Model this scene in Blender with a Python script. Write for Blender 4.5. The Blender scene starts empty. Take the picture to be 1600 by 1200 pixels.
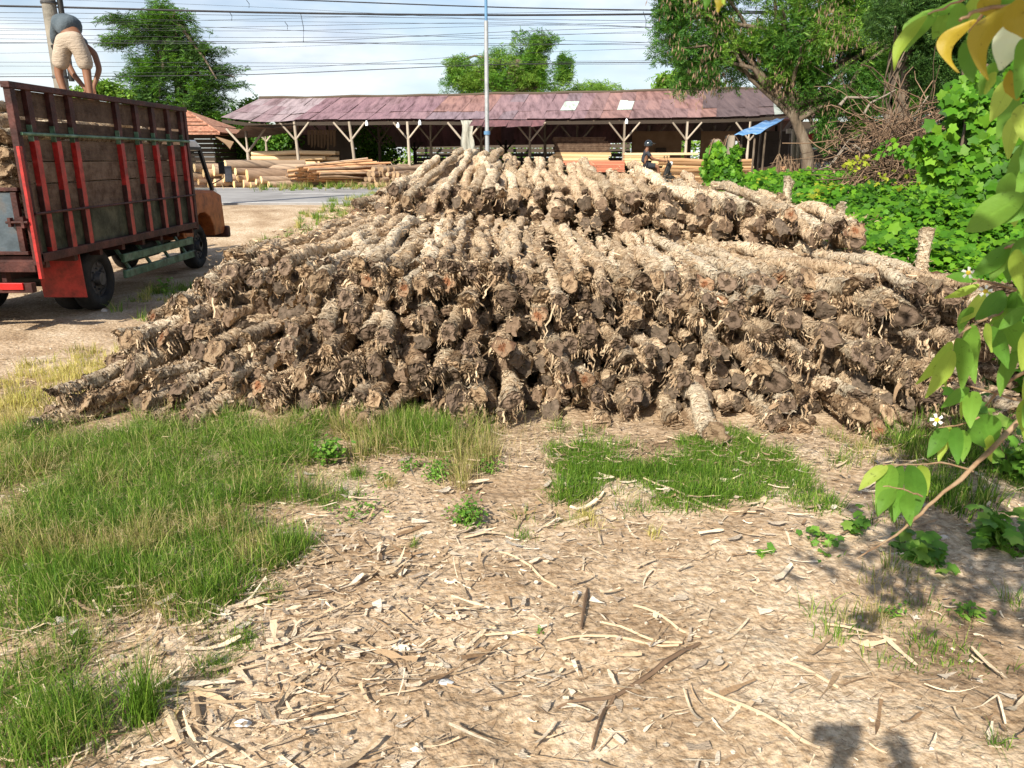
import bpy, math, random
import numpy as np
from mathutils import Vector, Matrix, Euler
R_ = math.radians
random.seed(7); rng = np.random.default_rng(7)
sc = bpy.context.scene
COL = sc.collection
# ---------------------------------------------------------------- camera, sky, sun, exposure
H = 1.8; F = 1202.0; PITCH = R_(16.45)
CP, SP = math.cos(PITCH), math.sin(PITCH)
cd = bpy.data.cameras.new('camera'); cam = bpy.data.objects.new('camera', cd); COL.objects.link(cam)
cam.location = (0, 0, H); cam.rotation_euler = (R_(90) - PITCH, 0, 0)
cd.sensor_width = 36; cd.lens = F / 1600 * 36; cd.clip_start = .02; cd.clip_end = 3000
cd.dof.use_dof = True; cd.dof.focus_distance = 7.; cd.dof.aperture_fstop = 15
sc.camera = cam
SUN_AZ, SUN_EL = R_(27), R_(37)            # light travels towards +X*sin(az), +Y*cos(az)
w = bpy.data.worlds.new('World'); sc.world = w; w.use_nodes = True
nt = w.node_tree; nt.nodes.clear(); nn = nt.nodes.new; lk = nt.links.new
sky = nn('ShaderNodeTexSky'); sky.sky_type = 'NISHITA'; sky.sun_disc = False
sky.sun_elevation = SUN_EL; sky.sun_rotation = math.pi + SUN_AZ; sky.air_density = 1.0; sky.dust_density = 1.2
tc = nn('ShaderNodeTexCoord'); mp = nn('ShaderNodeMapping'); mp.inputs['Scale'].default_value = (1, 1, 3.2)
mp.inputs['Location'].default_value = (.35, .1, .2)
n1 = nn('ShaderNodeTexNoise'); n1.inputs['Scale'].default_value = 2.6; n1.inputs['Detail'].default_value = 9; n1.inputs['Roughness'].default_value = .56
n1.inputs['Distortion'].default_value = .5
rp = nn('ShaderNodeValToRGB'); rp.color_ramp.elements[0].position = .41; rp.color_ramp.elements[1].position = .66
rp.color_ramp.elements[0].color = (.30, .30, .30, 1); rp.color_ramp.elements[1].color = (1, 1, 1, 1)
n2 = nn('ShaderNodeTexNoise'); n2.inputs['Scale'].default_value = 5.5; n2.inputs['Detail'].default_value = 6
rp2 = nn('ShaderNodeValToRGB'); rp2.color_ramp.elements[0].color = (4.2, 4.9, 5.9, 1); rp2.color_ramp.elements[1].color = (7.4, 7.6, 7.8, 1)
rp2.color_ramp.elements[0].position = .35; rp2.color_ramp.elements[1].position = .6
mx = nn('ShaderNodeMixRGB'); bg = nn('ShaderNodeBackground'); bg.inputs['Strength'].default_value = .1; wo = nn('ShaderNodeOutputWorld')
lk(tc.outputs['Generated'], mp.inputs[0]); lk(mp.outputs[0], n1.inputs[0]); lk(mp.outputs[0], n2.inputs[0])
sx = nn('ShaderNodeSeparateXYZ'); lk(tc.outputs['Generated'], sx.inputs[0]); el = nn('ShaderNodeMapRange'); el.inputs[1].default_value = .22; el.inputs[2].default_value = .6; el.inputs[3].default_value = 1; el.inputs[4].default_value = .12
lk(sx.outputs['Z'], el.inputs[0]); mm = nn('ShaderNodeMath'); mm.operation = 'MULTIPLY'; lk(rp.outputs[0], mm.inputs[0]); lk(el.outputs[0], mm.inputs[1])      # clouds thin out overhead
lk(n1.outputs[0], rp.inputs[0]); lk(n2.outputs[0], rp2.inputs[0]); lk(mm.outputs[0], mx.inputs[0])
lk(sky.outputs[0], mx.inputs[1]); lk(rp2.outputs[0], mx.inputs[2]); lk(mx.outputs[0], bg.inputs[0]); lk(bg.outputs[0], wo.inputs[0])
sd = bpy.data.lights.new('sun', 'SUN'); sd.energy = 5.0; sd.angle = R_(.53); sd.color = (1, .93, .80)
sun = bpy.data.objects.new('sun', sd); COL.objects.link(sun)
sdir = Vector((math.sin(SUN_AZ) * math.cos(SUN_EL), math.cos(SUN_AZ) * math.cos(SUN_EL), -math.sin(SUN_EL)))
sun.rotation_euler = sdir.to_track_quat('-Z', 'Y').to_euler(); sun.location = (-5, -10, 12)
sc.view_settings.view_transform = 'Standard'; sc.view_settings.look = 'None'
sc.view_settings.exposure = .69; sc.view_settings.gamma = 1
try:
    sc.cycles.max_bounces = 6; sc.cycles.transparent_max_bounces = 8; sc.cycles.use_denoising = True
except Exception: pass

# ---------------------------------------------------------------- measuring helpers
def ray(px, py):
    a = (px - 800) / F; b = (600 - py) / F
    return np.array([a, CP + b * SP, -SP + b * CP])
def G(px, py, z=0.):                        # point of the plane z seen at a photo pixel
    r = ray(px, py); t = (z - H) / r[2]; return np.array([r[0] * t, r[1] * t, z])
def D(px, py, Y):                           # point at distance Y seen at a photo pixel
    r = ray(px, py); t = Y / r[1]; return np.array([r[0] * t, Y, H + r[2] * t])
def hsh(i, j, k, s=0):
    v = np.sin(i * 127.1 + j * 311.7 + k * 74.7 + s * 19.19) * 43758.5453
    return v - np.floor(v)
def vn(x, y, z=0., s=0):                    # value noise 0..1
    x, y, z = np.broadcast_arrays(np.asarray(x, float), np.asarray(y, float), np.asarray(z, float))
    i, j, k = np.floor(x), np.floor(y), np.floor(z); u, v, w_ = x - i, y - j, z - k
    u = u * u * (3 - 2 * u); v = v * v * (3 - 2 * v); w_ = w_ * w_ * (3 - 2 * w_)
    r = 0
    for a in (0, 1):
        for b in (0, 1):
            for c in (0, 1):
                r = r + hsh(i + a, j + b, k + c, s) * (u if a else 1 - u) * (v if b else 1 - v) * (w_ if c else 1 - w_)
    return r
def fbm(x, y, z=0., o=3, s=0):
    r = 0; a = .5; t = 0
    for q in range(o):
        r = r + a * vn(np.asarray(x) * 2**q, np.asarray(y) * 2**q, np.asarray(z) * 2**q, s + q); t += a; a *= .5
    return r / t
def nrm(v): return v / np.maximum(np.linalg.norm(v, axis=-1, keepdims=True), 1e-9)

# ---------------------------------------------------------------- object helpers
def mesh(name, V, faces, mats=(), mi=None, smooth=False):
    V = np.asarray(V, np.float32).reshape(-1, 3); me = bpy.data.meshes.new(name)
    if isinstance(faces, np.ndarray):
        nf, k = faces.shape; me.vertices.add(len(V)); me.vertices.foreach_set('co', V.ravel())
        me.loops.add(nf * k); me.loops.foreach_set('vertex_index', faces.astype(np.int32).ravel())
        me.polygons.add(nf); me.polygons.foreach_set('loop_start', np.arange(nf, dtype=np.int32) * k)
        try: me.polygons.foreach_set('loop_total', np.full(nf, k, np.int32))
        except Exception: pass
    else:
        me.from_pydata([tuple(map(float, v)) for v in V], [], faces)
    if mi is not None: me.polygons.foreach_set('material_index', np.asarray(mi, np.int32))
    for m in (mats if isinstance(mats, (list, tuple)) else [mats]): me.materials.append(m)
    me.update(calc_edges=True); me.validate()
    if smooth: me.polygons.foreach_set('use_smooth', np.ones(len(me.polygons), bool))
    return me
def obj(name, me, parent=None, loc=(0, 0, 0)):
    o = bpy.data.objects.new(name, me); COL.objects.link(o); o.location = loc
    if parent: o.parent = parent
    return o
def tag(o, label=None, cat=None, group=None, kind=None):
    if label: o['label'] = label
    if cat: o['category'] = cat
    if group: o['group'] = group
    if kind: o['kind'] = kind
    return o
def thing(name, label, cat, loc=(0, 0, 0), rz=0., group=None):
    o = bpy.data.objects.new(name, None); COL.objects.link(o); o.location = tuple(map(float, loc)); o.rotation_euler = (0, 0, rz)
    o.empty_display_size = .2
    return tag(o, label, cat, group)
def inv(p, o):                              # world point -> local of an Empty with rz
    p = np.asarray(p, float) - np.array(o.location); c, s = math.cos(-o.rotation_euler.z), math.sin(-o.rotation_euler.z)
    q = p.copy(); q[..., 0] = c * p[..., 0] - s * p[..., 1]; q[..., 1] = s * p[..., 0] + c * p[..., 1]; return q
class MB:                                   # collects simple solids into one mesh
    def __init__(s): s.v = []; s.f = []; s.m = []; s.sm = []
    def add(s, V, Fc, mi=0, smooth=False):
        b = len(s.v); s.v += [tuple(map(float, p)) for p in V]; s.f += [tuple(int(i) + b for i in q) for q in Fc]
        s.m += [mi] * len(Fc); s.sm += [smooth] * len(Fc); return s
    def box(s, c, d, rot=None, mi=0):
        c = Vector(c); h = [q / 2 for q in d]; V = []
        for x, y, z in ((-1,-1,-1),(1,-1,-1),(1,1,-1),(-1,1,-1),(-1,-1,1),(1,-1,1),(1,1,1),(-1,1,1)):
            p = Vector((x*h[0], y*h[1], z*h[2]))
            if rot is not None: p = (Euler(rot).to_matrix() if not isinstance(rot, Matrix) else rot) @ p
            V.append(c + p)
        return s.add(V, [(0,3,2,1),(4,5,6,7),(0,1,5,4),(1,2,6,5),(2,3,7,6),(3,0,4,7)], mi)
    def bar(s, p, q, wd, ht, mi=0):         # rectangular bar from p to q
        p, q = Vector(p), Vector(q); d = (q - p); L = d.length; m = d.to_track_quat('Y', 'Z').to_matrix()
        return s.box((p + q) / 2, (wd, L, ht), m, mi)
    def cyl(s, p, q, r0, r1=None, n=12, mi=0, cap=True, jit=0):
        r1 = r0 if r1 is None else r1; p, q = Vector(p), Vector(q); m = (q - p).to_track_quat('Z', 'Y').to_matrix(); V = []
        js = [1 + random.uniform(-jit, jit) for _ in range(n)]
        for c, r in ((p, r0), (q, r1)):
            for i in range(n):
                a = 2 * math.pi * i / n; V.append(c + m @ Vector((math.cos(a) * r * js[i], math.sin(a) * r * js[i], 0)))
        s.add(V, [(i, (i+1) % n, n + (i+1) % n, n + i) for i in range(n)], mi, True)
        if cap: s.add(V, [tuple(range(n-1, -1, -1)), tuple(range(n, 2*n))], mi)
        return s
    def tube(s, P, r, n=6, mi=0):
        P = [Vector(p) for p in P]; k = len(P); rr = r if hasattr(r, '__len__') else [r] * k; V = []
        for i, p in enumerate(P):
            d = (P[min(i+1, k-1)] - P[max(i-1, 0)]).normalized(); m = d.to_track_quat('Z', 'Y').to_matrix()
            for j in range(n):
                a = 2 * math.pi * j / n; V.append(p + m @ Vector((math.cos(a) * rr[i], math.sin(a) * rr[i], 0)))
        s.add(V, [(i*n+j, i*n+(j+1) % n, (i+1)*n+(j+1) % n, (i+1)*n+j) for i in range(k-1) for j in range(n)], mi, True)
        return s.add(V, [tuple(range(n-1, -1, -1)), tuple(range((k-1)*n, k*n))], mi)
    def prism(s, poly, axis, a, b, mi=0):   # polygon in the two other axes, extruded along axis
        n = len(poly); V = []
        for t in (a, b):
            for (u, v) in poly: V.append({0: (t, u, v), 1: (u, t, v), 2: (u, v, t)}[axis])
        return s.add(V, [tuple(range(n-1, -1, -1)), tuple(range(n, 2*n))] + [(i, (i+1) % n, n+(i+1) % n, n+i) for i in range(n)], mi)
    def build(s, name, mats, parent=None, bevel=0, off=None):
        V = np.array(s.v, float)
        if off is not None: V = inv(V, off)
        me = mesh(name, V, s.f, mats, s.m); me.polygons.foreach_set('use_smooth', s.sm)
        import bmesh
        b = bmesh.new(); b.from_mesh(me); bmesh.ops.recalc_face_normals(b, faces=b.faces); b.to_mesh(me); b.free()
        o = obj(name, me, parent)
        if bevel:
            md = o.modifiers.new('bevel', 'BEVEL'); md.width = bevel; md.segments = 2; md.limit_method = 'ANGLE'
        return o
def ribbons(C, S):                          # C (N,k,3) centre lines, S (N,k,3) half-width vectors
    N, k, _ = C.shape; V = np.stack([C - S, C + S], 2).reshape(-1, 3)
    b = (np.arange(N) * k * 2)[:, None]; i = np.arange(k - 1)[None] * 2
    f = np.stack([b + i, b + i + 1, b + i + 3, b + i + 2], -1).reshape(-1, 4); return V, f
def frames(n, spin=None):                   # rotation matrices whose third column is n
    n = nrm(n); N = len(n); t = rng.normal(size=(N, 3)) if spin is None else spin
    x = nrm(t - (t * n).sum(-1, keepdims=True) * n); y = np.cross(n, x); return np.stack([x, y, n], -1)
def scatter(TV, TF, Rm, P, s):
    TV = np.asarray(TV, float); TF = np.asarray(TF); N = len(P); s = np.broadcast_to(np.asarray(s, float), (N,))
    V = np.einsum('nij,kj->nki', Rm, TV) * s[:, None, None] + P[:, None]
    return V.reshape(-1, 3), (TF[None] + (np.arange(N) * len(TV))[:, None, None]).reshape(-1, TF.shape[1])
def join(parts):
    Vs, Fs, b = [], [], 0
    for V, f in parts: Vs.append(V); Fs.append(f + b); b += len(V)
    return np.concatenate(Vs), np.concatenate(Fs)
# leaf templates, x = along the leaf, z = up
T_DIA = ([(0,0,0),(.45,-.26,.07),(1,0,-.06),(.45,.26,.07)], [(0,1,2,3)])
T_OVAL = ([(0,0,0),(.25,-.22,.04),(.7,-.2,.03),(1,0,-.05),(.7,.2,.03),(.25,.22,.04)], [(0,1,2,3),(0,3,4,5)])
def lobed():
    V = [(.45,0,0)]; A = [180,150,118,92,66,36,0,-36,-66,-92,-118,-150]; Rr = [.22,.42,.50,.38,.56,.42,.62,.42,.56,.38,.50,.42]
    for a, r in zip(A, Rr): V.append((.45 + r * math.cos(R_(a)), r * math.sin(R_(a)), -.10 * (r > .45) + .03 * (r < .35)))
    return V, [(0, 1 + i, 1 + (i + 1) % 12) for i in range(12)]
T_LOB = lobed()
def spray():
    V, f = [], []
    for i in range(4):
        for s in (-1, 1):
            b = len(V); x = .1 + i * .24; V += [(x, 0, -.03*i), (x+.13, s*.14, .03-.05*i), (x+.22, s*.36, -.06-.05*i), (x+.03, s*.2, -.02-.05*i)]
            f.append((b, b+1, b+2, b+3))
    return V, f
T_SPR = spray()

# ---------------------------------------------------------------- materials
def pmat(name, cols, scale=5., rough=.8, bump=.3, bscale=40., rnd=None, rmix=.6, rv=.25, trans=0., metal=0., stretch=(1, 1, 1),
         spec=.3, detail=5., pos=None, attr=None, alpha=None, coat=0.):
    m = bpy.data.materials.new(name); m.use_nodes = True; nt = m.node_tree; nt.nodes.clear(); nn = nt.nodes.new; lk = nt.links.new
    out = nn('ShaderNodeOutputMaterial'); b = nn('ShaderNodeBsdfPrincipled'); b.inputs['Roughness'].default_value = rough
    b.inputs['Metallic'].default_value = metal; b.inputs['Specular IOR Level'].default_value = spec; b.inputs['Coat Weight'].default_value = coat
    tc = nn('ShaderNodeTexCoord'); mp = nn('ShaderNodeMapping'); mp.inputs['Scale'].default_value = stretch; lk(tc.outputs['Object'], mp.inputs[0])
    no = nn('ShaderNodeTexNoise'); no.inputs['Scale'].default_value = scale; no.inputs['Detail'].default_value = detail; no.inputs['Roughness'].default_value = .6
    fac = no.outputs[0]; r = None
    if rnd:
        if rnd == 'island': g = nn('ShaderNodeNewGeometry'); r = g.outputs['Random Per Island']
        else:
            g = nn('ShaderNodeObjectInfo'); r = g.outputs['Random']
            va = nn('ShaderNodeVectorMath'); va.operation = 'ADD'; vs = nn('ShaderNodeVectorMath'); vs.operation = 'SCALE'; vs.inputs[0].default_value = (37, 17, 91)
            lk(r, vs.inputs['Scale']); lk(mp.outputs[0], va.inputs[0]); lk(vs.outputs[0], va.inputs[1]); mp = va
        mm = nn('ShaderNodeMix'); mm.inputs[0].default_value = rmix; lk(fac, mm.inputs[2]); lk(r, mm.inputs[3]); fac = mm.outputs[0]
    lk(mp.outputs[0], no.inputs[0])
    cr = nn('ShaderNodeValToRGB'); lk(fac, cr.inputs[0]); e = cr.color_ramp.elements; k = len(cols)
    lo, hi = (pos[0], pos[-1]) if pos and len(pos) == 2 else ((.1, .9) if rnd else (.32, .68))
    while len(e) < k: e.new(.5)
    for i, c in enumerate(cols):
        e[i].position = pos[i] if pos and len(pos) == k and k > 2 else lo + (hi - lo) * i / max(1, k - 1); e[i].color = (*c, 1)
    col = cr.outputs[0]
    if attr:
        at = nn('ShaderNodeAttribute'); at.attribute_name = attr; mu = nn('ShaderNodeMixRGB'); mu.blend_type = 'MULTIPLY'; mu.inputs[0].default_value = 1
        lk(col, mu.inputs[1]); lk(at.outputs['Color'], mu.inputs[2]); col = mu.outputs[0]
    if rv and r is not None:
        wn = nn('ShaderNodeTexWhiteNoise'); wn.noise_dimensions = '1D'; lk(r, wn.inputs['W'])
        hs = nn('ShaderNodeHueSaturation'); mr = nn('ShaderNodeMapRange'); mr.inputs[3].default_value = 1 - rv; mr.inputs[4].default_value = 1 + rv
        lk(wn.outputs[0], mr.inputs[0]); lk(mr.outputs[0], hs.inputs['Value']); lk(col, hs.inputs['Color']); col = hs.outputs[0]
    lk(col, b.inputs['Base Color'])
    if bump:
        nb = nn('ShaderNodeTexNoise'); nb.inputs['Scale'].default_value = bscale; nb.inputs['Detail'].default_value = 4; lk(mp.outputs[0], nb.inputs[0])
        bp = nn('ShaderNodeBump'); bp.inputs['Strength'].default_value = bump; bp.inputs['Distance'].default_value = .6 / bscale; lk(nb.outputs[0], bp.inputs['Height']); lk(bp.outputs[0], b.inputs['Normal'])
    sh = b.outputs[0]
    if trans:
        tr = nn('ShaderNodeBsdfTranslucent'); hs = nn('ShaderNodeHueSaturation'); hs.inputs['Hue'].default_value = .485; hs.inputs['Value'].default_value = 1.5
        lk(col, hs.inputs['Color']); lk(hs.outputs[0], tr.inputs[0]); ms = nn('ShaderNodeMixShader'); ms.inputs[0].default_value = trans
        lk(sh, ms.inputs[1]); lk(tr.outputs[0], ms.inputs[2]); sh = ms.outputs[0]
    if alpha is not None: b.inputs['Alpha'].default_value = alpha
    lk(sh, out.inputs[0]); m['b'] = 1
    return m
def bark_mat(name, c0, c1, c2, ring=1., end=.58, reach=.30):
    """shaggy bark: transverse torn rings, fibre streaks, per-log variation"""
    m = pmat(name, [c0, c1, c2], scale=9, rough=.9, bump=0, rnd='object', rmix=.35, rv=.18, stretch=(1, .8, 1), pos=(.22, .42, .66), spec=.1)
    nt = m.node_tree; nn = nt.nodes.new; lk = nt.links.new; b = [n for n in nt.nodes if n.type == 'BSDF_PRINCIPLED'][0]
    tc = nn('ShaderNodeTexCoord'); mp = nn('ShaderNodeMapping'); mp.inputs['Scale'].default_value = (1, 2.6 * ring, 1); lk(tc.outputs['Object'], mp.inputs[0])
    n = nn('ShaderNodeTexNoise'); n.inputs['Scale'].default_value = 22; n.inputs['Detail'].default_value = 7; n.inputs['Roughness'].default_value = .7; n.inputs['Distortion'].default_value = 1.2
    lk(mp.outputs[0], n.inputs[0]); bp = nn('ShaderNodeBump'); bp.inputs['Strength'].default_value = 1; bp.inputs['Distance'].default_value = .03
    lk(n.outputs[0], bp.inputs['Height']); lk(bp.outputs[0], b.inputs['Normal'])
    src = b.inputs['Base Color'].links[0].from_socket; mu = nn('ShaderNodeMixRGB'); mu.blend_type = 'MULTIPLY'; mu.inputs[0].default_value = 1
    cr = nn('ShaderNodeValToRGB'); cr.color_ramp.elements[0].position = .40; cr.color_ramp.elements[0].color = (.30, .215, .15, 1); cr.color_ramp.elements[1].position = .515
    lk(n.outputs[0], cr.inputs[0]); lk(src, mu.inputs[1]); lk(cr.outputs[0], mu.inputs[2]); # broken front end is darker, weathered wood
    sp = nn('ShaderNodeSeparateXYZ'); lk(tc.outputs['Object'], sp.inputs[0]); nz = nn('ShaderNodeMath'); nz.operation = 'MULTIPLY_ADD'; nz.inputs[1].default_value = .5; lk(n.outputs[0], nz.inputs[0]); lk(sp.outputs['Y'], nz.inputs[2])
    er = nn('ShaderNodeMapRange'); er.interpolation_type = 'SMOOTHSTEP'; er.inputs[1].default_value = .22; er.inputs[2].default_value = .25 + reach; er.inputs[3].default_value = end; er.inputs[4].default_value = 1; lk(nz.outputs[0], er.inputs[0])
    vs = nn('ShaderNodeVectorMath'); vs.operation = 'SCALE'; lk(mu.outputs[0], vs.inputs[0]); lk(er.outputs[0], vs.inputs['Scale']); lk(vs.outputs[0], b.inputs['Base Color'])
    return m
def cut_mat(name, core, sap, edge, grey=0):
    m = pmat(name, [core, core], bump=1, bscale=45, rnd='object', rv=.25, rough=.85, spec=.1)
    nt = m.node_tree; nn = nt.nodes.new; lk = nt.links.new; b = [n for n in nt.nodes if n.type == 'BSDF_PRINCIPLED'][0]
    tc = nn('ShaderNodeTexCoord'); sx = nn('ShaderNodeMapping'); sx.inputs['Scale'].default_value = (1, 0, 1); lk(tc.outputs['Object'], sx.inputs[0])
    no = nn('ShaderNodeTexNoise'); no.inputs['Scale'].default_value = 14; lk(tc.outputs['Object'], no.inputs[0])
    ln = nn('ShaderNodeVectorMath'); ln.operation = 'LENGTH'; lk(sx.outputs[0], ln.inputs[0])
    ad = nn('ShaderNodeMath'); ad.operation = 'MULTIPLY_ADD'; ad.inputs[1].default_value = .075; lk(no.outputs[0], ad.inputs[0]); lk(ln.outputs['Value'], ad.inputs[2])
    mr = nn('ShaderNodeMapRange'); mr.inputs[1].default_value = .030; mr.inputs[2].default_value = .115; lk(ad.outputs[0], mr.inputs[0])
    cr = nn('ShaderNodeValToRGB'); e = cr.color_ramp.elements; e[0].color = (*core, 1); e[1].color = (*edge, 1); e[1].position = .92
    for p_, c in ((.34, core), (.45, sap), (.78, sap)): q = e.new(p_); q.color = (*c, 1)
    lk(mr.outputs[0], cr.inputs[0])
    sn = nn('ShaderNodeMath'); sn.operation = 'SINE'; mt = nn('ShaderNodeMath'); mt.operation = 'MULTIPLY'; mt.inputs[1].default_value = 900; lk(ad.outputs[0], mt.inputs[0]); lk(mt.outputs[0], sn.inputs[0])
    m2 = nn('ShaderNodeMapRange'); m2.inputs[1].default_value = -1; m2.inputs[3].default_value = .8; m2.inputs[4].default_value = 1.05; lk(sn.outputs[0], m2.inputs[0])
    hs = [n for n in nt.nodes if n.type == 'HUE_SAT'][0]; mu = nn('ShaderNodeVectorMath'); mu.operation = 'SCALE'; lk(cr.outputs[0], mu.inputs[0]); lk(m2.outputs[0], mu.inputs['Scale'])
    nt.links.remove(hs.inputs['Color'].links[0]); lk(mu.outputs[0], hs.inputs['Color'])
    return m
M = {}
M['bark'] = bark_mat('shaggy_bark', (.20, .12, .065), (.48, .345, .22), (.76, .61, .44))
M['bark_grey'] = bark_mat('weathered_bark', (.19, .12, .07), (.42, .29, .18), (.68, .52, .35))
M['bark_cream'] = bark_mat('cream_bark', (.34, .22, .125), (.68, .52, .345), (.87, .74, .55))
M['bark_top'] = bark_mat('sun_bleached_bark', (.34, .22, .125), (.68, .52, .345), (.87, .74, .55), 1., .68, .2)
M['shred'] = pmat('bark_fibre', [(.11, .07, .04), (.34, .235, .145), (.72, .57, .39)], scale=14, rnd='island', rmix=.6, rv=.2, rough=.9, bump=0, spec=.1)
M['cut_grey'] = cut_mat('grey_cut_wood', (.065, .045, .03), (.17, .12, .085), (.075, .052, .035))
M['cut_red'] = cut_mat('reddish_cut_wood', (.22, .10, .05), (.28, .18, .11), (.14, .08, .05))
M['cut_tan'] = cut_mat('tan_cut_wood', (.17, .11, .065), (.30, .21, .13), (.16, .105, .065))
M['peeled'] = pmat('peeled_log', [(.50, .32, .16), (.72, .52, .30), (.80, .64, .42)], scale=3, stretch=(.3, 3, 3), rnd='object', rv=.15, bscale=30)
M['peeled_brown'] = pmat('brown_log', [(.22, .14, .09), (.36, .25, .17), (.46, .34, .24)], scale=3, rnd='object', rv=.2, bscale=30)
M['peeled_red'] = pmat('reddish_pole', [(.34, .16, .08), (.55, .32, .17), (.66, .44, .26)], scale=3, rnd='object', rv=.3, bscale=30)
M['fresh_cut'] = pmat('fresh_cut_end', [(.78, .52, .24), (.88, .68, .38)], scale=12, rnd='object', rv=.15)
M['stem_wood'] = pmat('tree_bark', [(.06, .045, .03), (.135, .10, .07), (.20, .16, .12)], scale=6, stretch=(1, 1, .3), bump=.8, bscale=20)
M['pole_wood'] = pmat('shed_post', [(.19, .155, .12), (.32, .27, .21), (.44, .38, .31)], scale=5, stretch=(3, 3, .4), bscale=40, rnd='object', rv=.15)
# ================================================================ ground, road
def gh(X, Y):                               # ground height
    t = np.clip((Y - 13.5) / 7., 0, 1); base = .6 * t * t * (3 - 2 * t)
    nearw = 1 / (1 + np.maximum(0, Y - 8) * .15)
    n = (fbm(X * 1.1, Y * 1.1, 0, 3, 3) - .5) * .07 + (fbm(X * 7, Y * 7, 0, 3, 9) - .5) * .035 * nearw
    road = ((Y > 20.4) & (Y < 31.4)); n = np.where(road, n * 0 - .02, n)
    return base + n * np.where(Y > 18, .6, 1)
def axis(lo, hi, step, a, b, g):
    mid = list(np.arange(lo, hi, step)); s = step; x = hi; R = []
    while x < b: R.append(x); s *= g; x += s
    R.append(b); s = step; x = lo - step; L = []
    while x > a: L.append(x); s *= g; x -= s
    L.append(a); return np.array(L[::-1] + mid + R)
xs = axis(-3.6, 3.6, .035, -260, 260, 1.09); ys = axis(1.2, 6.4, .035, -60, 700, 1.05)
XX, YY = np.meshgrid(xs, ys); ZZ = gh(XX, YY); nx, ny = len(xs), len(ys)
ii = (np.arange(ny - 1)[:, None] * nx + np.arange(nx - 1)[None]).ravel()
M['ground'] = pmat('packed_soil', [(.22, .15, .095), (.40, .295, .195), (.52, .405, .285), (.65, .55, .425)], scale=1.4, detail=12, rough=.95, bump=.9, bscale=26, pos=(.30, .42, .55, .72), spec=.1)
g_ = M['ground'].node_tree
def fine_speckle(mt, sc_, lo, hi, dark, p0=.38, p1=.6):
    nt = mt.node_tree; b = [n for n in nt.nodes if n.type == 'BSDF_PRINCIPLED'][0]; src = b.inputs['Base Color'].links[0].from_socket
    tc = nt.nodes.new('ShaderNodeTexCoord'); n = nt.nodes.new('ShaderNodeTexNoise'); n.inputs['Scale'].default_value = sc_; n.inputs['Detail'].default_value = 8; n.inputs['Roughness'].default_value = .75
    cr = nt.nodes.new('ShaderNodeValToRGB'); cr.color_ramp.elements[0].position = p0; cr.color_ramp.elements[1].position = p1
    cr.color_ramp.elements[0].color = (*dark, 1); cr.color_ramp.elements[1].color = (1.12, 1.12, 1.12, 1)
    mu = nt.nodes.new('ShaderNodeMixRGB'); mu.blend_type = 'MULTIPLY'; mu.inputs[0].default_value = 1
    nt.links.new(tc.outputs['Object'], n.inputs[0]); nt.links.new(n.outputs[0], cr.inputs[0]); nt.links.new(src, mu.inputs[1]); nt.links.new(cr.outputs[0], mu.inputs[2]); nt.links.new(mu.outputs[0], b.inputs['Base Color'])
fine_speckle(M['ground'], 30, 0, 1, (.60, .53, .45))
go = obj('ground', mesh('ground', np.stack([XX, YY, ZZ], -1), np.stack([ii, ii + 1, ii + nx + 1, ii + nx], -1), M['ground'], smooth=True))
tag(go, 'beige packed soil littered with bark', None, None, 'structure')
M['asphalt'] = pmat('asphalt', [(.20, .19, .185), (.27, .26, .255), (.33, .32, .31)], scale=.9, rough=.9, bump=.4, bscale=60)
M['white_paint'] = pmat('road_paint', [(.5, .49, .47), (.72, .71, .68)], scale=3)
rd = MB().box((0, 25.9, .61), (400, 10.4, .06)).build('road', M['asphalt']); tag(rd, kind='structure')
rm = MB()
for y_ in (21.0, 30.7): rm.box((0, y_, .6415), (400, .13, .004))
for k in range(-30, 31): rm.box((k * 6, 25.9, .6415), (3, .12, .004))
tag(rm.build('road_marking', M['white_paint']), kind='structure')

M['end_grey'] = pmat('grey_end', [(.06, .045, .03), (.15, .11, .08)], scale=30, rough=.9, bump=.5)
M['end_tan'] = pmat('tan_end', [(.10, .065, .04), (.22, .15, .10)], scale=30, rough=.9, bump=.5)
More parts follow.
